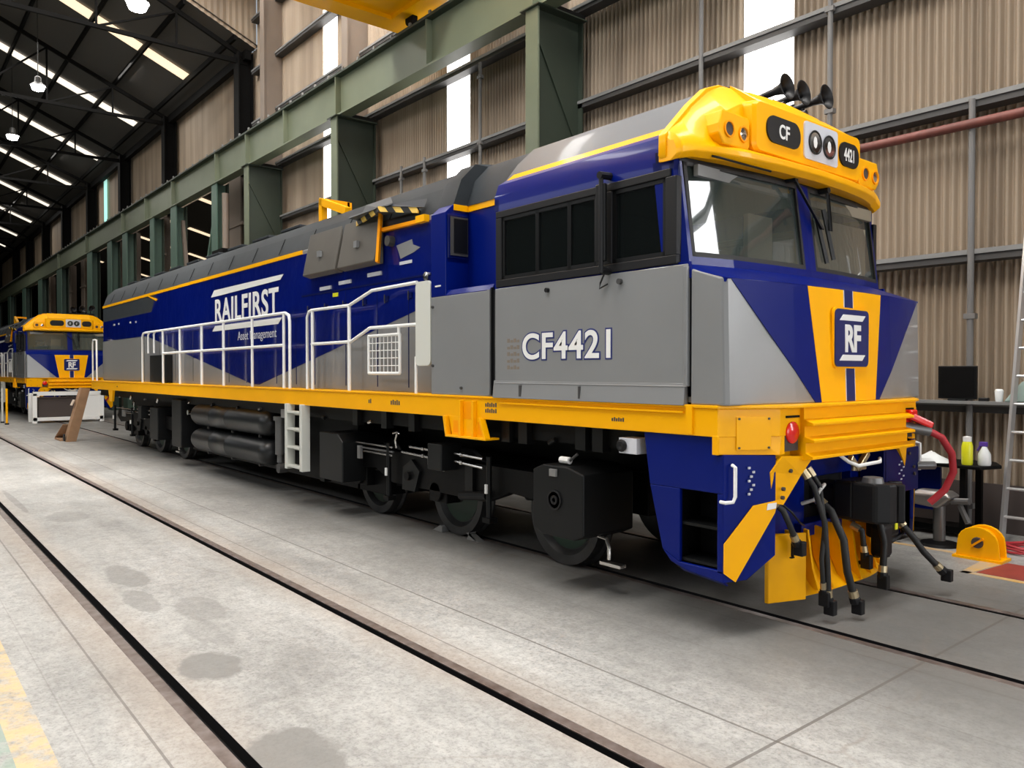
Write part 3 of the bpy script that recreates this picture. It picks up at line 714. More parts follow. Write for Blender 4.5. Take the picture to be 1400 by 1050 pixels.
side_wall(-1); side_wall(1)
# cab interior
m = LM(); m.box(-5.66, -3.46, -1.44, 1.44, 1.62, 1.66, 'interior').box(-5.66, -5.62, -1.42, 1.42, 1.66, 3.5, 'interior').box(-5.66, -3.62, -1.28, 1.28, 3.50, 3.54, 'interior')
part(m, 'cab_interior')
m = LM(); m.box(-3.9, -3.50, -1.30, -.30, 1.66, 2.50, 'seat').box(-3.9, -3.55, .4, 1.3, 1.66, 2.56, 'interior')
part(m, 'driver_desk', bevel=.02)
for y in (-.75, .75):
    m = LM(); m.box(-4.95, -4.45, y-.25, y+.25, 2.05, 2.17, 'seat').box(-5.05, -4.93, y-.25, y+.25, 2.1, 2.85, 'seat').box(-5.04, -4.95, y-.15, y+.15, 2.88, 3.05, 'seat').cyl((-4.7, y, 1.66), (-4.7, y, 2.06), .06, 'black', 10)
    part(m, 'cab_seat', bevel=.03)
part(LM().box(-3.60, -3.56, -.62, -.28, 2.60, 3.08, 'cabbeige').box(-3.62, -3.55, .35, 1.25, 2.66, 3.16, 'cabbeige'), 'beige_panel')  # beige panels behind the windscreen panes
part(LM().box(-3.56, -3.52, -1.30, -.12, 3.26, 3.34, 'girtlight').box(-3.56, -3.52, .14, 1.30, 3.24, 3.34, 'cabbeige'), 'top_strip')  # strips along the tops of the panes
# ---- cab roof
m = LM()
def roof_ring(x, s_=1.0, zf=0):
    h = [(-S+.13, 3.60), (-1.18, 3.80), (-.98, 3.98), (-.75, 4.05), (0, 4.08), (.75, 4.05), (.98, 3.98), (1.18, 3.80), (S-.13, 3.60)]
    return [(x, y*s_, z+zf) for y, z in h]
m.loft([roof_ring(-5.70), roof_ring(-3.70)], 'cabroof')
CR = part(m, 'cab_roof', smooth=True, ang=20)
m = LM()
for s in (-1, 1): m.plate([(-5.72, s*(S-.145), 3.595), (-3.72, s*(S-.145), 3.595), (-3.72, s*(S-.175), 3.66), (-5.60, s*(S-.175), 3.66)], (0, s, .3), .012, 'yellow')
part(m, 'roof_stripe', CR)
# ---- yellow visor (lofted stations across the cab)
def vst(y, xr, xt, zt_, xf, zf, xl, zl, zb_):
    # rear bottom, rear top, front top, brow, lip top, lip bottom, inner bottom
    xk = min(xf+.035, xl-.02)
    return [(xr, y, zb_), (xr, y, zt_), (xt, y, zt_), (xf, y, zf), (xk, y, zl+.07), (xl, y, zl+.01), (xl, y, zl-.035), (xl-.05, y, zl-.07), (xl-.12, y, zl-.07)]
hs = [
    vst(-1.500, -3.72, -3.66, 3.54, -3.62, 3.50, -3.56, 3.42, 3.36),
    vst(-1.480, -3.73, -3.66, 3.58, -3.58, 3.54, -3.52, 3.43, 3.36),
    vst(-1.355, -3.73, -3.62, 3.665, -3.55, 3.56, -3.50, 3.46, 3.40),
    vst(-1.20, -3.74, -3.66, 3.81, -3.52, 3.66, -3.43, 3.455, 3.40),
    vst(-1.00, -3.75, -3.68, 3.97, -3.49, 3.78, -3.375, 3.45, 3.40),
    vst(-.84, -3.76, -3.66, 4.04, -3.48, 3.86, -3.345, 3.45, 3.40),
    vst(-.5, -3.76, -3.62, 4.06, -3.47, 3.92, -3.31, 3.45, 3.40),
    vst(0, -3.76, -3.60, 4.07, -3.47, 3.94, -3.29, 3.45, 3.40)]
full = hs+[[(x, -y, z) for x, y, z in r] for r in reversed(hs[:-1])]
VI = part(LM().loft(full, 'yellow'), 'cab_visor', smooth=True, ang=22, bevel=.006)
# stepped rib on each shoulder of the visor
for s in (-1, 1):
    rr = []
    for y, z, x in ((-1.515, 3.40, -3.68), (-1.51, 3.55, -3.68), (-1.37, 3.685, -3.68), (-1.21, 3.835, -3.69), (-1.01, 3.995, -3.70), (-.84, 4.06, -3.71), (-.5, 4.08, -3.71)):
        rr.append([(x-.035, s*-y*-1, z), (x+.035, s*y, z), (x+.03, s*(y+.02), z-.03), (x-.03, s*(y+.02), z-.03)])
    rr = [[(p[0], s*abs(p[1])*(-1)*-1, p[2]) for p in r] for r in rr]
    part(LM().loft(rr, 'yellow'), 'shoulder_rib', VI, smooth=True, ang=50, bevel=.008)
# number box
nb0 = rrect(-.80, .80, 3.50, 3.885, .06)
m = LM()
m.loft([[(-3.62, y*1.03, z+.03) for y, z in nb0], [(-3.40, y*1.02, z) for y, z in nb0], [(-3.375, y*.985, 3.6925+(z-3.6925)*.95) for y, z in nb0]], 'yellow')
m.prism([(-3.66, 4.075), (-3.40, 3.885), (-3.42, 3.8), (-3.66, 3.8)], 'y', -.72, .72, 'yellow')
NB = part(m, 'number_box', VI, smooth=True, ang=40)
fx = -3.375
for (c, hw, s_, sz, sx_) in ((-.43, .235, 'CF', .15, .85), (.585, .165, '4421', .15, .62)):
    pl = part(LM().prism([(y, z) for y, z in rrect(c-hw, c+hw, 3.595, 3.80, .095, 7)], 'x', fx, fx+.012, 'black'), 'number_plate', NB, smooth=True)
    text('number_lettering', s_, (fx+.013, c, 3.645), 'white', sz, 'front', sx_, .003, .001, pl, OFF)
hl = part(LM().prism([(y, z) for y, z in rrect(-.135, .385, 3.555, 3.855, .03)], 'x', fx, fx+.012, 'whiteplate'), 'headlight_plate', NB)
for y in (.015, .235):
    r_ = part(LM().lathe([(.092, 0), (.098, .012), (.085, .014), (.078, 0)], (fx+.012, y, 3.70), (1, 0, 0), 'black', 28), 'headlight', hl, smooth=True)
    part(LM().lathe([(0, -.02), (.05, -.012), (.08, .008)], (fx+.014, y, 3.70), (1, 0, 0), 'lens', 28).prism([(y-.004+.03*math.cos(t), 3.70+.05*math.sin(t)) for t in [k*math.pi/4 for k in range(8)]], 'x', fx+.012, fx+.022, 'white'), 'reflector', r_, smooth=True)
# marker light pods
for s in (-1, 1):
    m = LM(); yc = s*1.02
    pts = [(yc-.19, 3.63), (yc-.15, 3.735), (yc+.17, 3.735), (yc+.19, 3.70), (yc+.19, 3.515), (yc+.16, 3.49), (yc-.13, 3.49), (yc-.19, 3.56)]
    if s > 0: pts = [(2*yc-a, b_) for a, b_ in pts]
    m.loft([[(-3.60, y, z) for y, z in pts], [(-3.405, y*1.0, z) for y, z in pts]], 'yellow')
    mp_ = part(m, 'marker_pod', VI, bevel=.012)
    part(LM().lathe([(.062, 0), (.062, .012), (.05, .012), (.05, .0)], (-3.405, yc-.075, 3.605), (1, 0, 0), 'deepyellow', 20).lathe([(0, .003), (.05, .003), (0, .004)], (-3.405, yc-.075, 3.605), (1, 0, 0), 'brickdark', 20), 'red_marker', mp_, smooth=True)
    part(LM().lathe([(.062, 0), (.062, .012), (.05, .012), (.05, .0)], (-3.405, yc+.105, 3.60), (1, 0, 0), 'deepyellow', 20).lathe([(0, .003), (.05, .003), (0, .012)], (-3.405, yc+.105, 3.60), (1, 0, 0), 'lens', 20), 'white_marker', mp_, smooth=True)
# wipers
def wiper(y0, z0, y1, z1, bl):
    m = LM(); x = fr(y0, z0)+.07
    m.cyl((x-.08, y0, z0), (x+.02, y0, z0), .025, 'black', 10).bar((x, y0, z0), (fr(y1, z1)+.05, y1, z1), .022, .016, 'black').bar((x, y0+.04, z0-.03), (fr(y1, z1)+.05, y1+.03, z1), .012, .01, 'black')
    w_ = part(m, 'wiper')
    part(LM().bar((fr(bl[0], bl[1])+.03, bl[0], bl[1]), (fr(bl[2], bl[3])+.03, bl[2], bl[3]), .02, .03, 'rubber'), 'wiper_blade', w_)
wiper(-.22, 3.38, .16, 3.02, (.13, 3.12, .22, 2.74)); wiper(.28, 3.36, .30, 3.02, (.26, 3.2, .34, 2.78))
part(LM().tube([(-3.46, -1.22, 3.40), (-3.42, -1.15, 3.385), (-3.38, -.85, 3.37), (-3.36, -.62, 3.365)], .008, 'black', 6), 'washer_hose')
# mirror and cable on cab side
m = LM(); m.box(-4.29, -4.19, -S-.10, -S-.065, 2.69, 3.29, 'boxblack')
mr = part(m, 'wing_mirror', bevel=.01)
part(LM().cyl((-4.225, -S-.10, 2.60), (-4.225, -S-.10, 3.36), .018, 'black', 8).cyl((-4.225, -S-.12, 3.35), (-4.225, -S+.02, 3.36), .03, 'black', 8).cyl((-4.225, -S-.1, 2.62), (-4.225, -S, 2.62), .03, 'black', 8), 'bracket', mr, smooth=True)
part(LM().tube([(-4.23, -S-.05, 2.61), (-4.27, -S-.06, 2.53), (-4.30, -S-.04, 2.49), (-4.22, -S-.03, 2.52)], .007, 'black', 6).cyl((-4.10, -S-.04, 2.53), (-4.10, -S, 2.53), .022, 'girt', 10).cyl((-4.93, -S-.04, 2.53), (-4.93, -S, 2.53), .02, 'black', 10), 'cable_loop', mr)
# cab number
text('cab_number_outline', 'CF4421', (-4.706, -S-.014, 1.953), 'outline', .31, 'side', 1.10, .018, .001, CSP, OFF, space=1.06)
text('cab_number', 'CF4421', (-4.706, -S-.017, 1.953), 'white', .31, 'side', 1.10, .006, .001, CSP, OFF, space=1.06)
m = LM()
for k in range(5):
    for j in range(4): m.box(-5.48+j*.045, -5.445+j*.045, -S-.0135, -S-.012, 1.86+k*.06, 1.895+k*.06-(k+j) % 2*.012, 'beige')
part(m, 'builder_stencil', CSP)
part(LM().box(-5.80, -5.66, -S+.10-.02, -S+.11-.02, 2.82, 3.0, 'white'), 'notice_plate') if False else None
# horns
HN = part(LM().box(-3.95, -3.75, .05, .95, 4.07, 4.10, 'black').cyl((-3.9, .05, 4.13), (-3.9, .95, 4.13), .02, 'black', 8), 'horn_bracket')
for k, (y, z, L_) in enumerate(((.20, 4.32, .30), (.50, 4.34, .28), (.84, 4.37, .31))):
    h_ = part(LM().lathe([(.03, -.06), (.035, 0), (.028, .03), (.032, L_*.55), (.05, L_*.82), (.085, L_*.95), (.115, L_), (.108, L_+.004), (.07, L_*.93), (.02, L_*.6)], (-4.02, y, z-.05), (1, .0, .10), 'black', 24), 'horn', HN, smooth=True)
    part(LM().cyl((-3.95, y, 4.09), (-3.95, y, z-.04), .018, 'black', 8).lathe([(0, -.03), (.05, -.03), (.055, .02), (0, .02)], (-4.06, y, z-.055), (1, 0, 0), 'black', 16), 'horn_foot', h_, smooth=True)
for (y, z) in ((.30, 4.19), (.66, 4.19)):
    part(LM().lathe([(.05, -.30), (.09, -.33), (.03, -.15), (.028, .04), (.0, .05)], (-3.85, y, z), (1, 0, 0), 'black', 20).cyl((-3.88, y, 4.09), (-3.88, y, z), .018, 'black', 8), 'horn', HN, smooth=True)
part(LM().lathe([(0, .05), (.04, .04), (.05, 0)], (-3.8, -.55, 4.09), (0, 0, 1), 'black', 12), 'roof_aerial', smooth=True)
# ---- equipment compartment between cab and hood
m = LM(); m.box(-6.74, -5.72, -S, S, 1.607, 2.60, 'silver'); EQ = part(m, 'equipment_locker', bevel=.008)
part(LM().box(-5.77, -5.735, -S-.02, -S, 1.63, 2.60, 'silver').box(-5.73, -5.715, -S-.01, -S+.02, 1.62, 2.62, 'black'), 'locker_edge', EQ)
for x, z in ((-6.70, 2.5), (-6.70, 1.9), (-6.2, 1.68)): part(LM().cyl((x, -S-.02, z), (x, -S, z), .014, 'girt', 8), 'door_knob', EQ)
m = LM()
VA = 1.19; XA = -6.48
for s in (-1, 1):
    # side piece with chamfered top, then the alcove wall set back towards the cab
    m.prism([(s*S, 2.60), (s*S, 3.44), (s*(S-.10), 3.53), (s*.9, 3.53), (s*.9, 2.60)], 'x', -6.74, XA, 'blue')
    a_, b2 = sorted((s*VA, s*.9)); m.box(XA, -5.68, a_, b2, 2.60, 3.53, 'blue')
    m.loft([[(-6.74, s*S, 2.60), (-6.74, s*(S-.03), 2.66), (-6.74, s*.9, 2.66), (-6.74, s*.9, 2.60)], [(-5.72, s*S, 2.60), (-5.72, s*(S-.03), 2.66), (-5.72, s*.9, 2.66), (-5.72, s*.9, 2.60)]], 'blue')
m.box(-6.74, -5.68, -.9, .9, 2.60, 3.53, 'blue')
UP = part(m, 'notched_upper_body', bevel=.006)
m = LM()
for s in (-1, 1):
    a_, b2 = sorted((s*(S-.10), s*(VA+.01))); m.box(XA, XA+.012, a_, b2, 3.47, 3.53, 'yellow')
    a_, b2 = sorted((s*(VA+.012), s*VA)); m.box(XA, -5.68, a_, b2, 3.47, 3.53, 'yellow')
part(m, 'notch_stripe', UP)
for s in (-1,):
    a_, b2 = sorted((s*1.44, s*1.21))
    nwf = part(LM().box(XA, XA+.02, -1.455, -1.205, 2.98, 3.42, 'navy'), 'notch_window_frame', UP, bevel=.005)
    part(LM().box(XA+.02, XA+.028, -1.43, -1.215, 3.01, 3.40, 'girt'), 'notch_window_rim', nwf)
    part(LM().box(XA+.028, XA+.034, -1.39, -1.225, 3.04, 3.38, 'boxblack'), 'notch_window_glass', nwf)
wp = part(LM().box(-6.03, -5.84, -VA-.008, -VA, 2.80, 2.99, 'white'), 'warning_plate', UP)
m = LM(); m.box(-6.01, -5.95, -VA-.011, -VA-.008, 2.93, 2.97, 'red').box(-5.92, -5.86, -VA-.011, -VA-.008, 2.93, 2.97, 'red')
for k in range(3): m.box(-6.01, -5.86, -VA-.011, -VA-.008, 2.825+k*.03, 2.835+k*.03, 'girt')
part(m, 'warning_lettering', wp)
part(LM().box(-6.66, -6.56, -S-.006, -S, 2.70, 2.715, 'white'), 'door_label', UP)
# roof over the compartment
def hood_roof(x, hs_, zs=3.53):
    return [(x, -hs_, zs), (x, -hs_+.10, 3.80), (x, -hs_+.28, 3.98), (x, -.55, 4.06), (x, .55, 4.06), (x, hs_-.28, 3.98), (x, hs_-.10, 3.80), (x, hs_, zs)]
# ---- long hood
HS = 1.27; XR = -22.42
m = LM(); m.box(XR, -6.74, -HS, HS, 1.607, 3.53, 'silver')
HD = part(m, 'hood', bevel=.01)
m = LM(); m.loft([hood_roof(XR, HS), hood_roof(-6.95, HS), hood_roof(-6.74, HS+.10), hood_roof(XA-.01, HS+.10), hood_roof(XA, VA+.02), hood_roof(-5.66, VA+.02)], 'roofgrey')
# panel seams across the roof flank
for k in range(14):
    x = -21.6+k*1.05
    m.bar((x, -HS-.001, 3.56), (x, -HS+.099, 3.80), .012, .006, 'darksteel')
HR = part(m, 'hood_roof', smooth=True, ang=25)
# livery panels painted on the side
def hpoly(pts, mt, name, off=.004, both=True, parent=None):
    m = LM()
    for s in ((-1, 1) if both else (-1,)):
        m.prism([p for p in pts], 'y', s*(HS+.0005), s*(HS+off), mt)
    return part(m, name, parent or HD)
hpoly([(XR+.02, 3.12), (XR+.02, 2.62), (-18.3, 2.62), (-12.15, 1.64), (-11.86, 1.64), (-7.36, 2.51), (-6.76, 2.62), (-6.76, 3.47), (-17.6, 3.47), (-17.9, 3.12)], 'bluehood', 'blue_livery')
hpoly([(XR+.02, 3.12), (-17.85, 3.12), (-17.45, 3.40), (-17.6, 3.47), (XR+.02, 3.47)], 'roofgrey', 'dark_livery')
hpoly([(XR+.03, 1.64), (-18.45, 1.64), (-18.45, 2.60), (XR+.03, 2.60)], 'radmesh', 'radiator_mesh', .02)
m = LM(); m.box(XR, -10.28, -HS-.014, -HS, 3.475, 3.53, 'yellow').box(XR, -10.28, HS, HS+.014, 3.475, 3.53, 'yellow')
m.prism([(-18.15, 3.475), (-18.05, 3.475), (-17.40, 3.36), (-17.50, 3.33)], 'y', -HS-.014, -HS, 'yellow')
part(m, 'hood_stripe', HD)
# door seams, louvres, hinges and latches on the hood
m = LM()
for x in (-17.3, -16.2, -15.1, -14.6, -13.2, -12.4, -11.2, -10.5, -9.9, -9.0, -8.2, -7.5):
    m.box(x-.006, x+.006, -HS-.006, -HS, 1.66, 2.62 if x < -10.3 else 2.9, 'navy' if x > -13 else 'girt')
m.box(-18.3, -10.3, -HS-.006, -HS-.003, 2.60, 2.612, 'navy').box(-10.3, -6.76, -HS-.012, -HS-.003, 2.88, 2.90, 'navy')
part(m, 'door_seams', HD)
for k in range(6):
    x = -10.1+k*.52
    part(LM().box(x, x+.09, -HS-.02, -HS, 2.66, 2.72, 'navy').box(x+.02, x+.03, -HS-.03, -HS-.02, 2.64, 2.74, 'girt'), 'door_latch', HD)
for x, z, w_ in ((-21.3, 2.98, .16), (-20.8, 2.98, .10), (-19.7, 2.96, .10), (-19.2, 2.95, .08)):
    part(LM().box(x, x+w_, -HS-.01, -HS-.003, z, z+.04, 'whiteplate'), 'small_label', HD)
for x, z in ((-9.55, 2.94), (-9.0, 2.97), (-8.25, 3.00)):
    part(LM().box(x-.16, x+.16, -HS-.02, -HS-.003, z-.02, z+.025, 'whiteplate'), 'lamp_strip', HD)
part(LM().box(-9.35, -9.2, -HS-.01, -HS-.003, 2.81, 2.86, 'bottleyellow'), 'yellow_label', HD)
# dark locker in front of the hood and grey panels
part(LM().box(-17.6, -16.4, -HS-.12, -HS, 1.62, 2.18, 'boxblack'), 'battery_box', bevel=.01)
# big fleet lettering
lb = LM()
lb.prism([(-14.06, 3.15), (-13.9, 3.262), (-10.92, 3.262), (-11.04, 3.19), (-13.8, 3.15)], 'y', -HS-.010, -HS-.005, 'white')
lb.prism([(-14.0, 2.545), (-13.86, 2.635), (-10.98, 2.635), (-11.12, 2.545)], 'y', -HS-.010, -HS-.005, 'white')
LG = part(lb, 'fleet_logo', HD)
text('fleet_lettering', 'RAILFIRST', (-12.50, -HS-.007, 2.70), 'white', .56, 'side', 1.07, .011, .002, LG, OFF, space=1.06)
text('fleet_lettering', 'Asset Management', (-11.98, -HS-.007, 2.355), 'whiteplate', .20, 'side', 1.04, .0, .001, LG, OFF)
# taupe side filter panels standing proud of the hood
for x0, x1 in ((-10.0, -9.03), (-8.99, -8.02)):
    m = LM()
    m.loft([[(x0, -HS-.02, 3.10), (x1, -HS-.02, 3.10), (x1, -HS-.02, 3.66), (x0, -HS-.02, 3.66)], [(x0+.02, -HS-.14, 3.13), (x1-.02, -HS-.14, 3.13), (x1-.02, -HS-.02, 3.70), (x0+.02, -HS-.02, 3.70)]], 'taupe')
    fpn = part(m, 'filter_panel', HD, bevel=.02)
    xc = (x0+x1)/2
    part(LM().box(xc-.05, xc+.03, -HS-.13, -HS-.09, 3.34, 3.42, 'silver'), 'latch', fpn)
part(LM().bar((-7.97, -HS-.13, 3.10), (-8.03, -HS-.05, 3.70), .035, .06, 'deepyellow'), 'filter_edge', HD, bevel=.004)
part(LM().cyl((-7.84, -HS-.08, 3.34), (-7.84, -HS, 3.34), .06, 'girt', 14), 'lifting_boss', HD)
# hazard edged intake canopy
m = LM()
m.loft([[(-8.65, -HS-.02, 3.70), (-7.15, -HS-.02, 3.62), (-7.15, -HS+.02, 3.72), (-8.65, -HS+.02, 3.74)], [(-8.55, -HS-.20, 3.685), (-7.70, -HS-.20, 3.70), (-7.65, -HS-.16, 3.72), (-8.55, -HS-.18, 3.71)]], 'cabroof')
m.plate([(-8.65, -HS-.02, 3.66), (-7.80, -HS-.19, 3.68), (-7.55, -HS-.18, 3.70), (-8.10, -HS+.12, 3.90), (-8.70, -HS+.12, 3.90)], (0, .3, 1), .015, 'cabroof')
ic = part(m, 'intake_canopy', HD)
part(LM().bar((-8.65, -HS-.03, 3.655), (-7.80, -HS-.20, 3.68), .02, .06, 'hazard').bar((-7.80, -HS-.20, 3.68), (-7.25, -HS-.03, 3.60), .02, .06, 'hazard'), 'hazard_edge', ic)
part(LM().box(-8.10, -7.25, -HS-.015, -HS-.005, 3.46, 3.60, 'black'), 'intake_slot', ic)
part(LM().bar((-8.05, -HS-.04, 3.49), (-7.2, -HS-.04, 3.475), .05, .04, 'deepyellow').box(-7.25, -7.08, -HS-.07, -HS, 3.455, 3.53, 'yellow'), 'intake_bar', ic)
# pale irregular marks on the hood below the canopy
text('hood_marking', 'DMI', (-7.95, -HS-.008, 3.24), 'whiteplate', .22, 'side', .9, .01, .001, HD, OFF) if False else None
m = LM(); m.prism([(-7.75, 3.28), (-7.42, 3.31), (-7.40, 3.25), (-7.25, 3.20), (-7.40, 3.16), (-7.66, 3.12), (-7.70, 3.2)], 'y', -HS-.010, -HS-.005, 'silver').box(-7.68, -7.42, -HS-.012, -HS-.005, 3.05, 3.085, 'whiteplate')
part(m, 'pale_mark', HD)
m = LM(); m.lathe([(0, .0), (.05, .0), (.05, .02), (0, .03)], (-7.12, -HS-.005, 2.87), (0, -1, 0), 'chrome', 12).lathe([(0, .0), (.045, .0), (.045, .02), (0, .03)], (-7.2, -HS-.005, 2.76), (0, -1, 0), 'chrome', 12)
part(m, 'filler_caps', HD, smooth=True)
# roof top fittings: yellow lifting frame, raised hatch plate
part(LM().bar((-10.3, -.95, 3.95), (-10.3, -.95, 4.29), .09, .09, 'yellow').bar((-10.34, -.95, 4.26), (-9.55, -.95, 4.00), .09, .10, 'yellow').bar((-10.3, -.95, 4.26), (-10.3, -.55, 4.26), .07, .07, 'deepyellow').bar((-10.3, -.55, 4.0), (-10.3, -.55, 4.29), .07, .07, 'deepyellow'), 'roof_guard_frame')
m = LM()
for k in range(9): m.box(-21.5+k*1.2, -20.8+k*1.2, -.9, .9, 4.03, 4.075, 'roofgrey')
part(m, 'roof_hatches', HR, bevel=.01)
# ---- handrails
def rail(name, paths, r=.019, mt='white'):
    m = LM()
    for p in paths: m.tube(p, r, mt, 8)
    return part(m, name, smooth=True, ang=60)
RY = -1.455
def P_(x, z): return (x, RY, z)
hr = rail('walkway_handrail', [[P_(-17.9, 1.6), P_(-17.9, 2.58), P_(-17.83, 2.65), P_(-17.7, 2.66), P_(-10.45, 2.66), P_(-10.33, 2.62), P_(-10.3, 2.54), P_(-10.3, 1.6)], [P_(-16.35, 2.20), P_(-10.5, 2.21)]], .022)
for x in (-17.45, -17.02): part(LM().tube([P_(x, 2.22), P_(x, 2.6), P_(x+.1, 2.66)], .019, 'white', 8), 'rail_hook', hr, smooth=True)
for x in (-16.38, -15.28, -14.03, -12.93, -11.68, -10.5): part(LM().cyl(P_(x, 1.6), P_(x, 2.66), .022, 'white', 8), 'stanchion', hr, smooth=True)
hr = rail('walkway_handrail', [[P_(-9.74, 1.6), P_(-9.74, 2.56), P_(-9.68, 2.63), P_(-9.6, 2.645), P_(-8.56, 2.64), P_(-8.0, 2.775), P_(-7.04, 2.785)], [P_(-9.6, 2.20), P_(-8.52, 2.20), P_(-8.05, 2.345), P_(-7.04, 2.34)]], .020)
for x, z in ((-9.58, 2.64), (-8.56, 2.64)): part(LM().cyl(P_(x, 1.6), P_(x, z), .022, 'white', 8), 'stanchion', hr, smooth=True)
part(LM().prism(rrect(-7.05, -6.765, 1.90, 2.785, .06), 'y', RY-.015, RY+.015, 'offwhite').cyl(P_(-7.06, 1.6), P_(-7.06, 2.0), .018, 'white', 8), 'gate_panel', hr, bevel=.004)
m = LM()
for a_, b2 in (((-8.08, 2.25), (-7.39, 2.25)), ((-8.08, 1.82), (-7.39, 1.82)), ((-8.08, 1.82), (-8.08, 2.25)), ((-7.39, 1.82), (-7.39, 2.25)), ((-7.41, 2.25), (-7.41, 2.34))):
    m.cyl(P_(*a_), P_(*b2), .018, 'white', 8)
for k in range(1, 8): m.cyl((-8.08+k*.086, RY, 1.82), (-8.08+k*.086, RY, 2.25), .005, 'white', 4)
for k in range(1, 5): m.cyl((-8.08, RY, 1.82+k*.086), (-7.39, RY, 1.82+k*.086), .005, 'white', 4)
part(m, 'mesh_guard', hr)
rail('end_handrail', [[P_(-22.75, 1.6), P_(-22.75, 2.55), P_(-22.68, 2.66), P_(-22.5, 2.66), P_(-22.3, 2.66), P_(-22.28, 1.6)]], .022)
# ---- underframe core, fuel tank, reservoirs
m = LM(); m.box(-22.6, -3.6, -.55, .55, .95, 1.39, 'under').box(-16.0, -9.2, -1.0, 1.0, .30, 1.39, 'under').box(-22.7, -3.8, -1.28, 1.28, 1.22, 1.39, 'under')
part(m, 'underframe')
def reservoir(z):
    y = -1.22; prof = [(0, -1.87), (.12, -1.86), (.18, -1.80), (.2, -1.70)]
    for k, (a_) in enumerate((-.78, .0)):
        prof += [(.2, a_-.03), (.206, a_-.02), (.206, a_+.02), (.2, a_+.03)]
    prof += [(.2, 1.45), (.19, 1.56), (.14, 1.63), (0, 1.65)]
    o = part(LM().lathe(prof, (-13.05, y, z), (1, 0, 0), 'tank', 28), 'air_reservoir', smooth=True, ang=50)
    for xx in (-14.3, -13.1, -11.9): part(LM().box(xx-.03, xx+.03, y-.02, y+.3, z+.18, z+.24, 'under').box(xx-.02, xx+.02, y-.05, y+.02, z-.24, z-.18, 'girt'), 'strap', o)
reservoir(1.05); reservoir(.60)
part(LM().box(-16.1, -15.5, -1.38, -.8, .38, 1.30, 'boxblack'), 'equipment_box', bevel=.015)
part(LM().box(-17.9, -17.3, -1.32, -.8, .40, 1.08, 'boxblack'), 'sand_box', bevel=.015)
part(LM().cyl((-15.2, -1.35, 1.07), (-15.2, -1.28, 1.07), .045, 'lens', 14), 'gauge')
part(LM().prism([(-9.42, .46), (-8.78, .46), (-8.78, .96), (-8.92, 1.06), (-9.42, 1.06)], 'y', -1.44, -.75, 'boxblack'), 'sand_box', bevel=.012)
part(LM().prism([(-5.11, .50), (-5.0, .45), (-4.60, .45), (-4.49, .50), (-4.49, 1.0), (-4.68, 1.05), (-4.98, 1.05), (-5.11, 1.0)], 'y', -1.50, -.9, 'boxblack'), 'sand_box', bevel=.012)
sb = LOCO.children[-1]
part(LM().lathe([(.085, 0), (.085, .012), (.07, .012), (.07, 0)], (-4.83, -1.50, .76), (0, -1, 0), 'black', 24).lathe([(.04, 0), (.04, .014), (.02, .014), (.02, 0)], (-4.83, -1.50, .76), (0, -1, 0), 'black', 20), 'round_cover', sb, smooth=True)
part(LM().box(-4.88, -4.80, -1.52, -1.50, .96, 1.02, 'girtlight'), 'latch', sb)
part(LM().cyl((-4.86, -1.40, 1.09), (-4.75, -1.40, 1.09), .03, 'white', 10).cyl((-4.75, -1.40, 1.09), (-4.68, -1.38, 1.15), .012, 'girt', 8), 'filler_cap', sb)
part(LM().box(-4.14, -3.96, -1.46, -1.30, 1.21, 1.33, 'whiteplate').lathe([(0, 0), (.045, 0), (.05, .02), (.03, .03), (0, .02)], (-4.10, -1.46, 1.27), (0, -1, 0), 'black', 16), 'step_light', bevel=.004)
# brake valves stand in front of the reservoirs
m = LM(); m.cyl((-11.05, -1.28, .62), (-11.05, -1.28, 1.12), .075, 'gunmetal', 14).cyl((-11.05, -1.28, 1.12), (-11.05, -1.28, 1.18), .10, 'gunmetal', 14).cyl((-11.05, -1.28, .50), (-11.05, -1.28, .62), .05, 'gunmetal', 12).cyl((-10.72, -1.25, .58), (-10.72, -1.25, 1.05), .045, 'gunmetal', 12).cyl((-11.0, -1.34, .42), (-11.0, -1.22, .42), .07, 'girt', 12)
part(m, 'air_dryer', smooth=True)
part(LM().box(-10.75, -10.6, -1.40, -1.32, 1.18, 1.30, 'girtlight'), 'cock_box')
# white ladder
m = LM()
for x0, x1 in ((-10.34, -10.26), (-9.86, -9.78)): m.box(x0, x1, -1.52, -1.40, .50, 1.40, 'offwhite')
ld = part(m, 'side_ladder', bevel=.006)
for z in (.56, .82, 1.07, 1.30): part(LM().box(-10.27, -9.84, -1.52, -1.40, z-.025, z, 'offwhite').box(-10.27, -9.84, -1.42, -1.40, z-.06, z, 'offwhite'), 'tread', ld)
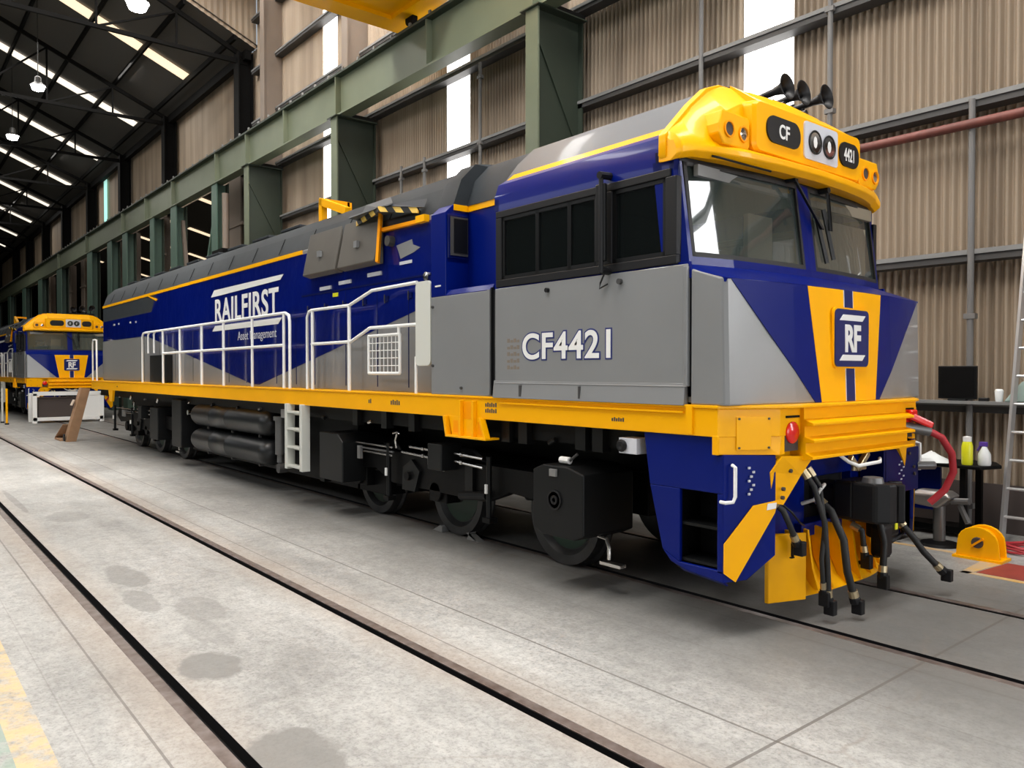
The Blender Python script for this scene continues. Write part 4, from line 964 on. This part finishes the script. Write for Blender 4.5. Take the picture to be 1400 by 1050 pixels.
# ---- bogies
def bogie(xc, sgn):
    m = LM()
    for s in (-1, 1):
        y0, y1 = sorted((s*1.02, s*1.16))
        m.prism([(xc-2.65, .74), (xc-2.5, .90), (xc+2.5, .90), (xc+2.65, .74), (xc+2.3, .60), (xc+1.3, .66), (xc+.9, .52), (xc-.9, .52), (xc-1.3, .66), (xc-2.3, .60)], 'y', y0, y1, 'under')
    m.box(xc-2.4, xc+2.4, -.4, .4, .5, .9, 'under').box(xc-2.0, xc-1.3, -1.0, 1.0, .3, .8, 'under')
    B = part(m, 'bogie_frame', bevel=.01)
    for k, x in enumerate((xc-1.77, xc, xc+1.75)):
        for s in (-1, 1):
            w_ = part(LM().lathe([(.0, -.06), (.10, -.06), (.12, -.03), (.34, -.0), (.385, -.055), (.475, -.06), (.48, .05), (.505, .075), (.50, .10), (.38, .10), (.2, .04), (0, .04)], (x, s*.80, .482), (0, -s, 0), 'wheel', 48), 'wheel', B, smooth=True, ang=30)
            part(LM().lathe([(0, -.075), (.09, -.07), (.11, -.045)], (x, s*.80, .482), (0, s, 0), 'under', 20).lathe([(.13, .03), (.33, .004), (.33, .006), (.13, .034)], (x, s*.80, .482), (0, s, 0), 'wheelgreen', 40), 'wheel_disc', w_, smooth=True)
            # axle box and springs
            ab = part(LM().box(x-.17, x+.17, min(s*.93, s*1.12), max(s*.93, s*1.12), .40, .66, 'under').cyl((x, s*1.10, .52), (x, s*1.16, .52), .11, 'under', 18), 'axle_box', B, bevel=.01) if (x != xc+1.75 or s > 0) else None
            for q in (-.30, .30):
                prof = []
                for t in range(13): prof.append((.06+(.015 if t % 2 else 0), .60+t*.022))
                part(LM().lathe([(0, .60)]+prof+[(0, .87)], (x+q, s*1.0, 0), (0, 0, 1), 'under', 12), 'coil_spring', B, smooth=True)
    # pipework along the frame
    s = -1; y = -1.24
    m = LM()
    m.cyl((xc-2.3, y, .955), (xc-.75, y, .955), .013, 'chrome', 8).cyl((xc-1.6, y, .90), (xc-.75, y, .90), .012, 'gunmetal', 8).cyl((xc-1.45, y, .86), (xc-.75, y, .86), .013, 'chrome', 8)
    m.cyl((xc-.38, y, .99), (xc+.12, y, .985), .014, 'chrome', 8).cyl((xc-.55, y, .92), (xc+.12, y, .90), .014, 'chrome', 8)
    m.tube([(xc, y, .905), (xc, y, .83), (xc+.05, y, .79), (xc+.32, y, .79)], .013, 'chrome', 8)
    m.tube([(xc-.75, y, 1.12), (xc-.66, y, 1.14), (xc-.60, y, 1.12)], .013, 'chrome', 8).tube([(xc-.66, y, 1.12), (xc-.70, y, 1.04), (xc-.68, y, .95)], .013, 'chrome', 8)
    m.cyl((xc+.5, y, .985), (xc+.98, y, .97), .014, 'chrome', 8).cyl((xc+.5, y, .905), (xc+.98, y, .88), .014, 'chrome', 8)
    for (x_, z_) in ((xc-.1, .987), (xc-.1, .91), (xc+.62, .982), (xc+.62, .90)): m.cyl((x_-.02, y, z_), (x_+.02, y, z_), .024, 'chrome', 8)
    part(m, 'brake_pipes', B, smooth=True)
    m = LM()
    for x_ in (xc-1.75+.05, xc-1.55): m.box(x_-.035, x_+.035, y-.02, y+.02, .76, .92, 'girtlight')
    part(m, 'pipe_clamps', B)
    for x_, zz in ((xc-2.52, .42), (xc-.85, .38), (xc+1.08, .40)):
        da = part(LM().cyl((x_, -1.24, zz), (x_, -1.24, 1.0), .028, 'boxblack', 10).box(x_-.06, x_+.06, -1.28, -1.18, zz-.05, zz, 'under'), 'damper', B, smooth=True)
        part(LM().cyl((x_, -1.275, zz+.24), (x_, -1.275, zz+.33), .018, 'white', 8), 'label_sleeve', da)
    m = LM(); m.box(xc+.16, xc+.42, -1.36, -1.1, .80, 1.08, 'boxblack'); part(m, 'brake_cylinder', B, bevel=.01)
    m = LM(); m.prism([(xc-.62, .48), (xc-.35, .48), (xc-.25, .72), (xc-.42, .84), (xc-.60, .74)], 'y', -1.2, -1.15, 'boxblack').cyl((xc-.46, -1.24, .65), (xc-.46, -1.19, .65), .05, 'under', 14)
    m.box(xc+.62, xc+.75, -1.2, -1.1, .55, .9, 'boxblack').cyl((xc+.55, -1.2, .55), (xc+1.0, -1.2, .6), .045, 'boxblack', 10)
    part(m, 'brake_rigging', B)
    part(LM().tube([(xc+2.55, -1.22, .46), (xc+2.65, -1.22, .45), (xc+2.68, -1.22, .38), (xc+2.68, -1.22, .28)], .016, 'chrome', 8).box(xc+2.62, xc+2.85, -1.27, -1.2, .24, .265, 'chrome'), 'sanding_pipe', B, smooth=True)
bogie(-7.15, 1); bogie(-18.85, -1)
m = LM()
random.seed(3)
for k in range(16):
    x = -21.9+k*1.1+random.random()*.4
    m.cyl((x, -1.30, 1.18+random.random()*.08), (x+.08, -1.30, 1.2+random.random()*.08), .022, random.choice(['gunmetal', 'chrome', 'boxblack']), 8)
part(m, 'underframe_valves')
m = LM()
for x in (-5.75, -5.5, -4.75, -4.55, -8.7, -8.0, -7.4): m.box(x, x+.12, -1.34, -1.24, 1.18, 1.39, 'boxblack')
part(m, 'hanger_brackets')
# ---- front skirt
# near & far corner steps
for s in (-1, 1):
    def Q(x, y, z): return (x, s*abs(y), z)
    m = LM(); yo = S-.03; t = .03
    # side plate as frame around the step opening
    def sp(pts, mt='blue', k=0):
        a_, b2 = sorted((s*(yo-k), s*(yo-t-k))); m.prism(pts, 'y', a_, b2, mt)
    sp([(-3.90, 1.39), (-3.24, 1.39), (-3.24, 1.262), (-3.19, 1.262), (-3.19, 1.0), (-3.56, 1.0), (-3.84, 1.0)])
    sp([(-3.84, 1.0), (-3.56, 1.0), (-3.56, .47), (-3.72, .54)])
    sp([(-3.72, .54), (-3.56, .47), (-3.19, .47), (-3.19, .39), (-3.50, .42), (-3.64, .46)])
    sp([(-3.24, 1.0), (-3.19, 1.0), (-3.19, .45), (-3.24, .45)])
    # front plate on the chamfer
    def C(tt, z, k=0): # along the chamfer, tt 0 outer ..1 inner
        x = -3.19+.17*tt; y = (S-.03)-.37*tt
        return Vector((x+k*.87, s*(y+k*.4), z))
    m.plate([C(0, .39), C(.45, .40), C(1, .56), C(1, 1.26), C(0, 1.27)], (-.87, -s*.4, 0), .03, 'blue')
    # lower flare
    m.plate([(-3.19, s*yo, .395), (-3.64, s*yo, .465), (-3.60, s*(yo-.1), .38), (-3.21, s*(yo-.08), .35)], (0, -s, .3), .02, 'blue')
    CS = part(m, 'corner_skirt', bevel=.006)
    # step well: black inside with two treads
    m = LM(); a_, b2 = sorted((s*(yo-.30), s*(yo-.31))); m.box(-3.61, -3.20, a_, b2, .42, 1.06, 'black'); a_, b2 = sorted((s*(yo-.035), s*(yo-.31))); m.box(-3.61, -3.60, a_, b2, .42, 1.06, 'black').box(-3.61, -3.20, a_, b2, 1.03, 1.06, 'black').box(-3.61, -3.20, a_, b2, .42, .44, 'black').box(-3.215, -3.20, a_, b2, .44, 1.03, 'black')
    part(m, 'step_well', CS)
    for z in (.50, .76): m = LM(); a_, b2 = sorted((s*(yo-.03), s*(yo-.30))); m.box(-3.57, -3.23, a_, b2, z-.02, z, 'boxblack'); part(m, 'step_tread', CS)
    # yellow diagonal panel
    m = LM(); m.plate([C(.0, .46, .006), C(.22, .395, .006), C(.97, .86, .006), C(1.02, .945, .006), C(.55, .915, .006), C(.0, .66, .006)], (.87, s*.4, 0), .006, 'yellow')
    ys_ = part(m, 'yellow_stripe', CS)
    part(LM().plate([C(.80, .88, .014), C(.98, .89, .014), C(.99, .93, .014), C(.82, .925, .014)], (.87, s*.4, 0), .003, 'white'), 'small_label', ys_)
    # white grab iron
    part(LM().tube([C(.14, 1.20, .02), C(.14, 1.19, .06), C(.14, .99, .06), C(.10, .955, .06), C(-.03, .95, .05), C(-.05, .95, .0)], .013, 'white', 8), 'grab_iron', CS, smooth=True)
    m = LM()
    for j in range(7): m.box(*sorted((C(.45+.03*(j % 3), 0, .012).x, C(.45+.03*(j % 3), 0, .012).x+.01)), *sorted((C(.45+.05*(j % 3), 0).y-.01, C(.45+.05*(j % 3), 0).y+.01)), .99+j*.03, 1.005+j*.03, 'whiteplate')
    part(m, 'stencil', CS)
    # yellow brace from the beam to the stripe
    m = LM(); m.plate([(-3.04, s*1.10, .93), (-3.02, s*.98, .90), (-2.99, s*.80, 1.10), (-2.97, s*.66, 1.23), (-2.99, s*1.04, 1.25), (-3.03, s*1.12, 1.14)], (-1, 0, 0), .03, 'yellow')
    for y_, z_ in ((1.02, 1.02), (1.03, .96), (.93, 1.14)): m.cyl((-3.005, s*y_, z_), (-2.985, s*y_, z_), .014, 'brickdark', 8)
    part(m, 'yellow_brace', CS)
# centre plates
m = LM(); m.box(-3.30, -3.22, -1.1, -.36, .55, 1.24, 'blue').box(-3.30, -3.22, .36, 1.1, .55, 1.24, 'blue').box(-3.30, -3.20, -.36, .36, 1.02, 1.24, 'blue').box(-3.30, -3.16, -.5, .5, .58, .68, 'blue').box(-3.9, -3.3, -.36, .36, .6, 1.05, 'black')
part(m, 'buffer_plate', bevel=.005)
part(LM().box(-3.2, -3.0, .48, .52, .80, 1.2, 'navy').box(-3.02, -3.0, .5, 1.12, .82, 1.19, 'navy'), 'jumper_plate', bevel=.004)
m = LM()
for j in range(8): m.box(-3.0, -2.995, .74+.04*(j % 3), .765+.04*(j % 3), .90+.025*j, .912+.025*j, 'whiteplate')
part(m, 'stencil', LOCO.children[-1])
# plough: curved yellow blade
m = LM(); rings = []
for k in range(13):
    y = -.72+k*(1.60/12); u = abs(y+.02)/.9; x = -3.02-.20*u*u
    zb2 = .155+.04*(1-u) if u < .85 else .155+.25*(u-.85)*(y > 0)
    rings.append([(x-.16, y, .66), (x-.14, y, .42), (x-.06, y, .26), (x+.02, y, zb2), (x-.0, y, zb2-.01), (x-.08, y, .24), (x-.17, y, .42), (x-.19, y, .66)])
m.loft(rings, 'yellow')
PL = part(m, 'plough_blade', smooth=True, ang=35)
for y in (-.62, -.46, -.3, -.1, .12, .34, .52, .70):
    u = abs(y+.02)/.9; x = -3.02-.20*u*u
    part(LM().prism([(x-.16, .66), (x-.06, .64), (x-.02, .36), (x+.03, .20), (x-.04, .22), (x-.13, .42)], 'y', y-.012, y+.012, 'yellow'), 'blade_rib', PL)
m = LM(); m.plate([(-3.20, -.93, .155), (-3.06, -.66, .17), (-3.06, -.66, .66), (-3.20, -.93, .66)], (1, .2, 0), .03, 'yellow'); m.box(-3.07, -3.045, -.80, -.79, .50, .60, 'boxblack').box(-3.07, -3.045, -.82, -.78, .49, .50, 'boxblack')
part(m, 'blade_wing', PL, bevel=.006)
m = LM()
for y, z in ((.20, .30), (.45, .32), (.55, .30)): m.box(-3.05, -3.0, y-.05, y+.05, z, z+.025, 'boxblack')
part(m, 'blade_slots', PL)
# coupler
m = LM(); m.box(-3.6, -3.03, -.15, .15, .76, .96, 'black').box(-3.10, -2.92, -.17, .17, .70, 1.0, 'black')
cp = part(m, 'coupler', bevel=.03)
m = LM(); m.prism([(-2.95, -.17), (-2.76, -.17), (-2.68, -.10), (-2.66, -.02), (-2.74, .0), (-2.81, -.05), (-2.95, -.03)], 'z', .70, 1.0, 'black'); part(m, 'knuckle', cp, bevel=.02)
m = LM(); m.prism([(-2.95, .16), (-2.74, .19), (-2.67, .14), (-2.71, .11), (-2.84, .09), (-2.95, .05)], 'z', .68, .98, 'black'); part(m, 'guard_arm', cp, bevel=.015)
part(LM().lathe([(0, .05), (.07, .04), (.08, 0)], (-2.82, -.08, 1.0), (0, 0, 1), 'gunmetal', 14), 'pin_cap', cp, smooth=True)
part(LM().bar((-2.98, 0, 1.08), (-2.98, -.12, 1.18), .04, .05, 'brass').bar((-2.98, 0, 1.08), (-2.98, .16, 1.20), .04, .05, 'brass').bar((-2.98, -.08, 1.09), (-2.98, .12, 1.09), .03, .04, 'brass'), 'uncoupling_lever', cp, bevel=.008)
# right hand black jumper box with light label
m = LM(); m.box(-3.05, -2.90, .26, .56, .50, .93, 'boxblack').box(-3.0, -2.88, .24, .40, .36, .62, 'black')
jb = part(m, 'jumper_box', bevel=.03)
part(LM().box(-2.90, -2.892, .46, .50, .56, .66, 'bottleyellow'), 'label', jb)
part(LM().tube([(-2.98, .52, .92), (-2.93, .62, .92), (-2.93, .66, .85), (-2.93, .67, .5), (-2.97, .55, .44)], .018, 'black', 8), 'bail', jb, smooth=True)
# hoses
def hose(path, r, tail=True):
    h = part(LM().tube(path, r, 'rubber', 10), 'air_hose', smooth=True, ang=60)
    a_ = Vector(path[0]); part(LM().cyl(a_, a_+(Vector(path[1])-a_).normalized()*.07, r*1.35, 'brass', 10), 'fitting', h, smooth=True)
    e_ = Vector(path[-1]); d = (e_-Vector(path[-2])).normalized()
    part(LM().cyl(e_, e_+d*.05, r*1.3, 'brass', 10), 'fitting', h, smooth=True)
    part(LM().cyl(e_+d*.05, e_+d*.10, r*1.5, 'black', 10).box(e_.x-.03+d.x*.12, e_.x+.05+d.x*.12, e_.y-.03+d.y*.12, e_.y+.03+d.y*.12, e_.z+d.z*.14-.04, e_.z+d.z*.10+.03, 'black'), 'glad_hand', h, bevel=.008)
hose([(-3.05, -.68, 1.12), (-2.98, -.64, 1.0), (-2.92, -.60, .75), (-2.92, -.56, .45), (-2.92, -.54, .24)], .022)
hose([(-3.05, -.60, 1.13), (-2.98, -.56, 1.0), (-2.94, -.56, .7), (-2.93, -.62, .48), (-2.94, -.58, .30)], .018)
hose([(-3.08, -.42, .88), (-2.98, -.40, .80), (-2.88, -.40, .60), (-2.86, -.38, .36), (-2.84, -.34, .22)], .028)
hose([(-3.10, -1.02, .93), (-3.02, -.98, .86), (-3.0, -.92, .74), (-3.0, -.88, .68)], .022)
hose([(-3.05, .22, .80), (-2.92, .22, .70), (-2.86, .20, .50), (-2.86, .18, .32)], .026)
hose([(-2.95, .62, .62), (-2.84, .66, .48), (-2.78, .72, .36), (-2.72, .80, .26)], .026)
hose([(-3.08, .10, .62), (-3.0, .12, .58), (-2.99, .13, .46)], .022)
part(LM().tube([(-2.98, -.30, 1.22), (-2.93, -.24, 1.16), (-2.90, -.15, 1.125), (-2.90, .20, 1.13), (-2.93, .26, 1.15)], .014, 'white', 8), 'grab_iron', smooth=True)
part(LM().tube([(-3.1, -.60, .86), (-3.0, -.60, .90), (-2.97, -.57, .98), (-3.0, -.46, 1.0)], .014, 'white', 8), 'grab_iron', smooth=True)
part(LM().tube([(-3.05, -.95, .90), (-3.0, -.9, .84), (-3.0, -.8, .76), (-3.02, -.7, .72)], .008, 'black', 6), 'cable')
# red jumper plug, grey socket, red hose
m = LM(); m.box(-3.02, -2.92, .80, .92, 1.46, 1.52, 'red').bar((-2.97, .85, 1.47), (-2.86, 1.02, 1.38), .09, .06, 'red'); part(m, 'red_plug', bevel=.015)
part(LM().cyl((-3.03, .82, 1.38), (-2.86, 1.00, 1.335), .045, 'gunmetal', 14), 'grey_socket', smooth=True)
part(LM().tube([(-2.87, 1.0, 1.34), (-2.80, 1.09, 1.28), (-2.76, 1.20, 1.14), (-2.76, 1.24, .98), (-2.82, 1.22, .82), (-2.92, 1.16, .70)], .030, 'redhose', 12), 'red_hose', smooth=True)
part(LM().cyl((-3.02, 1.12, 1.02), (-2.92, 1.25, 1.02), .035, 'gunmetal', 12), 'drain_cock', smooth=True)
# ---- give every separate piece its own part
def split_part(o, mode, new=None):
    bm = bmesh.new(); bm.from_mesh(o.data); bm.verts.ensure_lookup_table()
    gid = {}
    if mode == 'side':
        for v in bm.verts: gid[v.index] = v.co.y > 0
    else:
        k = 0
        for v in bm.verts:
            if v.index in gid: continue
            st = [v]; gid[v.index] = k
            while st:
                a = st.pop()
                for e_ in a.link_edges:
                    b = e_.other_vert(a)
                    if b.index not in gid: gid[b.index] = k; st.append(b)
            k += 1
    groups = sorted(set(gid.values())); bm.free()
    if len(groups) < 2: return
    src = o.data
    for j, g in enumerate(groups):
        b2 = bmesh.new(); b2.from_mesh(src); b2.verts.ensure_lookup_table()
        bmesh.ops.delete(b2, geom=[v for v in b2.verts if gid[v.index] != g], context='VERTS')
        me = src.copy(); b2.to_mesh(me); b2.free()
        t = o if j == 0 else o.copy()
        if j: COL.objects.link(t)
        t.data = me; t.name = new or o.name.split('.')[0]
def walk(o):
    for c in list(o.children):
        yield c
        yield from walk(c)
SIDE = {'cab_side_panel', 'radiator_mesh', 'blue_livery', 'dark_livery', 'hood_stripe', 'roof_stripe', 'notch_stripe', 'bogie_frame_side'}
LOOSE = {'hanger_brackets': 'hanger_bracket', 'underframe_valves': 'valve', 'pipe_clamps': 'pipe_clamp', 'brake_rigging': 'brake_rigging', 'hinge': 'hinge', 'filler_caps': 'filler_cap', 'blade_slots': 'blade_slot', 'logo_bar': 'logo_bar', 'beige_panel': 'beige_panel', 'top_strip': 'top_strip', 'driver_desk': 'driver_desk', 'panel_gap': 'panel_gap', 'roof_hatches': 'roof_hatch', 'brake_pipes': 'brake_pipe', 'intake_bar': 'intake_bar', 'mesh_guard': None}
for o in list(walk(LOCO)):
    nm = o.name.split('.')[0]
    if o.type != 'MESH': continue
    if nm in SIDE and not o.children: split_part(o, 'side')
    elif LOOSE.get(nm) and not o.children: split_part(o, 'loose', LOOSE[nm])
# ================================================================== second locomotive, copied further down the same track
L2 = copy_tree(LOCO, None, ('number_lettering', 'cab_number', 'cab_number_outline', 'fleet_lettering'))
L2.name = 'locomotive'; L2.location = (-43.8, 5.93, 0)
L2['label'] = 'second diesel locomotive standing behind, its yellow brow and nose showing at the left edge'
# ================================================================== small things
def T(name, loc, label, cat, group=None): return empty(name, loc, label, cat, group)
# cardboard carton leaning on the rear of the first locomotive
e = T('cardboard_box', (-23.3, 4.0, 0), 'tall brown cardboard carton with open flap on the floor behind the nearest locomotive', 'box')
MB().loft([[(-.18, -.10, 0), (.18, -.10, 0), (.18, .14, 0), (-.18, .14, 0)], [(.16, .22, 1.42), (.50, .22, 1.42), (.50, .42, 1.40), (.16, .42, 1.40)]], 'card').build('carton', e)
MB().box(-.95, -.15, -.18, .16, 0, .05, 'card').loft([[(-.95, -.18, .03), (-.95, .16, .03), (-.95, .16, .05), (-.95, -.18, .05)], [(-.25, -.1, .42), (-.25, .12, .42), (-.25, .12, .44), (-.25, -.1, .44)]], 'card').build('flap', e)
MB().box(-.05, .12, -.13, -.105, .02, .2, 'black').build('hand_hole', e)
MB().plate([(.03, .045, .95), (.25, .045, .95), (.30, .10, 1.1), (.08, .10, 1.1)], (0, -1, .2), .02, 'tape').build('tape_patch', e)
# white frame stand in front of second locomotive
e = T('white_stand', (-32.55, 5.6, 0), 'white framed open stand in front of the second locomotive', 'stand')
m = MB()
for x, y in ((-.5, -1.15), (-.5, 1.0), (.4, -1.15), (.4, 1.0)): m.box(x-.06, x+.06, y-.07, y+.07, 0, 1.05, 'white')
m.box(.34, .46, -1.2, 1.05, .98, 1.12, 'white').box(.34, .46, -1.2, 1.05, .08, .2, 'white').box(.34, .44, .35, 1.0, .1, 1.0, 'white')
m.build('frame', e); MB().box(-.4, .3, -1.0, .35, .15, .9, 'brickdark').build('crate', e)
for k, (x, y) in enumerate(((-32.0, 3.6), (-33.8, 3.3), (-36.4, 3.0))):
    e = T('safety_barrier', (x, y, 0), 'yellow tubular safety stand beside the second locomotive, '+['nearest of three', 'middle of three', 'farthest of three'][k], 'barrier', 'yellow safety stands')
    MB().tube([(0, 0, 1.25), (0, 0, .05), (-.9, .1, .04)], .035, 'yellow', 8).tube([(-1.2, 0, 1.25), (-1.2, 0, .03)], .035, 'offwhite', 8).build('tube_frame', e, smooth=True)
    MB().box(-.06, .06, -.06, .06, 0, .05, 'boxblack').build('foot', e); MB().box(-1.26, -1.14, -.06, .06, 0, .05, 'boxblack').build('foot', e)
# wheel chocks
for (x, l) in ((-7.48, 'pale wooden wheel chock on the rear side of the middle wheel'), (-6.80, 'pale wooden wheel chock on the front side of the middle wheel')):
    s = 1 if x < -7.1 else -1
    o = MB().prism([(-.10, 0), (.10, 0), (.10*s, .07), (.06*s, .08)], 'y', -.05, .05, 'girtlight').build('wheel_chock', bevel=.004); o.location = (x, 5.07, 0); tag(o, l, 'chock', 'wheel chocks')
# right-hand wall things
e = T('ladder', (-3.0, 9.25, 0), 'aluminium ladder leaning against the corrugated wall at the right edge', 'ladder')
def LP(x, t): return (x, .0+.42*t, 3.6*t)
for x in (0.0, .42):
    x0 = x-.08
    MB().bar((x0, 0, 0), (x0+.10, .42, 3.6), .03, .07, 'aluminium').build('stile', e)
for k in range(1, 12):
    t = k*.083; MB().cyl((-.08+.10*t, .42*t, 3.6*t), (.34+.10*t, .42*t, 3.6*t), .016, 'aluminium', 8).build('rung', e)
e = T('cable_reel', (-2.98, 8.42, 0), 'yellow plastic cable reel standing on the floor by the ladder foot', 'reel')
def dsh(y0, y1):
    pts = [(-.20, 0), (.20, 0)]+[(.185*math.cos(t), .17+.155*math.sin(t)) for t in [math.pi*k/10 for k in range(11)]]
    return MB().prism(pts, 'y', y0, y1, 'yellow')
dsh(-.10, -.075).build('side_plate', e, bevel=.01); dsh(.075, .10).build('side_plate', e, bevel=.01)
MB().lathe([(.02, -.075), (.12, -.075), (.12, .075), (.02, .075)], (0, 0, .17), (0, 1, 0), 'deepyellow', 20).build('drum', e, smooth=True)
MB().lathe([(0, 0), (.055, 0), (.05, .02), (0, .02)], (0, -.10, .17), (0, -1, 0), 'brickdark', 14).bar((-.05, -.12, .13), (.06, -.12, .22), .02, .02, 'deepyellow').build('hub', e)
MB().box(-.22, .22, -.13, .13, 0, .025, 'yellow').build('base_tray', e)
e = T('air_hose_coil', (-2.78, 9.0, 0), 'coiled red air hose lying on the floor at the foot of the ladder', 'hose')
m = MB(); pts = [((.22-.01*(k//16))*math.cos(k*math.pi/8), .18*math.sin(k*math.pi/8), .02+.016*(k/16)+.01*math.sin(k)) for k in range(70)]
m.tube(pts, .014, 'redhose', 6); o = m.build('coil', e, smooth=True)
e = T('workbench', (-3.75, 9.25, 0), 'low dark workbench against the corrugated wall with bottles on top', 'workbench')
MB().prism([(-.75, -.25), (.55, -.25), (.65, .05), (.5, .35), (-.75, .35)], 'z', .80, .84, 'under').build('worktop', e, bevel=.01)
for x, y in ((-.65, -.15), (.35, -.15), (-.65, .28), (.35, .28)): MB().box(x-.03, x+.03, y-.03, y+.03, 0, .80, 'under').build('leg', e)
MB().box(-.7, .45, .0, .3, .05, .12, 'under').build('lower_shelf', e)
MB().box(-.6, .1, -.12, -.08, .3, .78, 'navy').build('apron', e)
e = T('machine_vice', (-3.50, 8.74, .0), 'grey steel pedestal machine beside the workbench, under the yellow bottle', 'machine')
MB().cyl((0, 0, 0), (0, 0, .42), .06, 'gunmetal', 14).lathe([(.0, .0), (.2, .0), (.18, .03), (.06, .05)], (0, 0, 0), (0, 0, 1), 'under', 18).build('pedestal', e, smooth=True)
MB().loft([[(-.28, -.08, .42), (.02, -.10, .40), (.02, .10, .40), (-.28, .08, .42)], [(-.26, -.10, .52), (.16, -.14, .53), (.16, .14, .53), (-.26, .10, .52)], [(-.2, -.06, .58), (.10, -.10, .58), (.10, .10, .58), (-.2, .06, .58)]], 'steel').build('body', e, bevel=.02)
MB().cyl((.12, 0, .48), (.30, -.02, .50), .035, 'gunmetal', 10).bar((.2, 0, .45), (.3, -.05, .28), .04, .04, 'gunmetal').build('spindle', e, smooth=True)
e = T('tube_frame_trolley', (-4.2, 8.75, 0), 'black bin in a tubular steel frame behind the locomotive coupler', 'trolley')
MB().tube([(-.55, -.2, .06), (.38, -.2, .06)], .025, 'tank', 8).tube([(-.25, -.2, .06), (-.25, -.2, .8), (-.2, -.2, .86), (.0, -.2, .88)], .025, 'tank', 8).build('tube_frame', e, smooth=True)
MB().loft([[(-.2, -.15, .05), (.34, -.15, .05), (.34, .2, .05), (-.2, .2, .05)], [(-.22, -.17, .62), (.36, -.17, .62), (.36, .2, .62), (-.22, .2, .62)]], 'under').build('bin', e, bevel=.03)
e = T('cleaner_bottle', (-3.36, 9.08, .84), 'yellow cleaner bottle with white cap standing on the workbench', 'bottle')
MB().lathe([(0, 0), (.05, 0), (.055, .02), (.055, .20), (.045, .24), (.04, .25), (0, .25)], (0, 0, 0), (0, 0, 1), 'bottleyellow', 18).build('body', e, smooth=True)
MB().lathe([(0, .25), (.042, .25), (.042, .30), (0, .31)], (0, 0, 0), (0, 0, 1), 'white', 16).build('cap', e, smooth=True)
e = T('spray_bottle', (-3.22, 9.16, .84), 'white spray bottle with purple trigger head next to the yellow bottle', 'bottle')
MB().lathe([(0, 0), (.06, 0), (.065, .02), (.06, .12), (.03, .18), (.02, .20), (0, .20)], (0, 0, 0), (0, 0, 1), 'plastic', 18).build('body', e, smooth=True)
MB().box(-.05, .03, -.015, .015, .20, .25, 'purple').bar((-.04, 0, .21), (-.07, 0, .15), .015, .02, 'purple').build('trigger_head', e, bevel=.006)
e = T('rag_pile', (-3.72, 9.1, .84), 'white crumpled cloth on the workbench left of the yellow bottle', 'cloth')
m = MB(); random.seed(5)
m.lathe([(0, 0), (.17, 0), (.16, .04), (.09, .07), (.03, .10), (0, .09)], (0, 0, 0), (0, 0, 1), 'plastic', 11)
o = m.build('cloth', e, smooth=True)
for v in o.data.vertices: v.co.x *= 1+random.uniform(-.2, .2); v.co.y *= .7+random.uniform(-.15, .15); v.co.z *= 1+random.uniform(-.3, .3)
e = T('small_box', (-4.05, 9.1, .84), 'dark tool tray with cans on the workbench behind the red hose', 'tray')
MB().box(-.2, .14, -.1, .1, 0, .06, 'boxblack').build('tray', e, bevel=.005)
MB().cyl((-.1, 0, .06), (-.1, 0, .12), .035, 'gunmetal', 12).cyl((.03, 0, .06), (.03, 0, .14), .03, 'plastic', 12).build('can', e)
# shelf board on the lower girt with its things
o = MB().box(-5.2, 16, 9.62, 9.79, 1.47, 1.505, 'girtlight').build('wall_shelf'); tag(o, 'long narrow grey shelf running along the lower girt of the wall', 'shelf')
e = T('flat_monitor', (-3.69, 9.70, 1.505), 'black flat square monitor standing on the wall shelf', 'monitor')
MB().box(-.215, .20, -.02, .02, .02, .40, 'boxblack').box(-.1, .1, -.05, .05, 0, .02, 'boxblack').build('screen_case', e, bevel=.006)
MB().box(-.19, .175, -.024, -.02, .045, .38, 'under').build('screen', e)
e = T('paper_cup', (-3.26, 9.68, 1.505), 'small white cup on the wall shelf right of the black monitor', 'cup')
MB().lathe([(0, 0), (.035, 0), (.045, .12), (.04, .13), (.03, .14), (0, .14)], (0, 0, 0), (0, 0, 1), 'plastic', 16).build('cup', e, smooth=True)
o = MB().box(-.05, .05, -.03, .03, 0, .04, 'black').build('black_block', bevel=.008); o.location = (-3.42, 9.70, 1.505); tag(o, 'little black block on the shelf between monitor and cup', 'block')
e = T('green_cloth', (-3.0, 9.68, 1.505), 'pale green rag hanging over the wall shelf behind the ladder', 'cloth')
MB().loft([[(-.2, -.06, 0), (.25, -.06, 0), (.25, .06, 0), (-.2, .06, 0)], [(-.12, -.04, .12), (.18, -.05, .14), (.18, .03, .14), (-.12, .03, .12)], [(-.04, -.02, .22), (.10, -.02, .30), (.10, .01, .30), (-.04, .01, .22)]], 'cloth').build('rag', e, bevel=.02)
# added dark sheet standing in for shade at the base of the wall
struct(MB().box(-16, 16, 9.93, 9.97, 0, .55, 'brickdark').build('base_shade_right'))
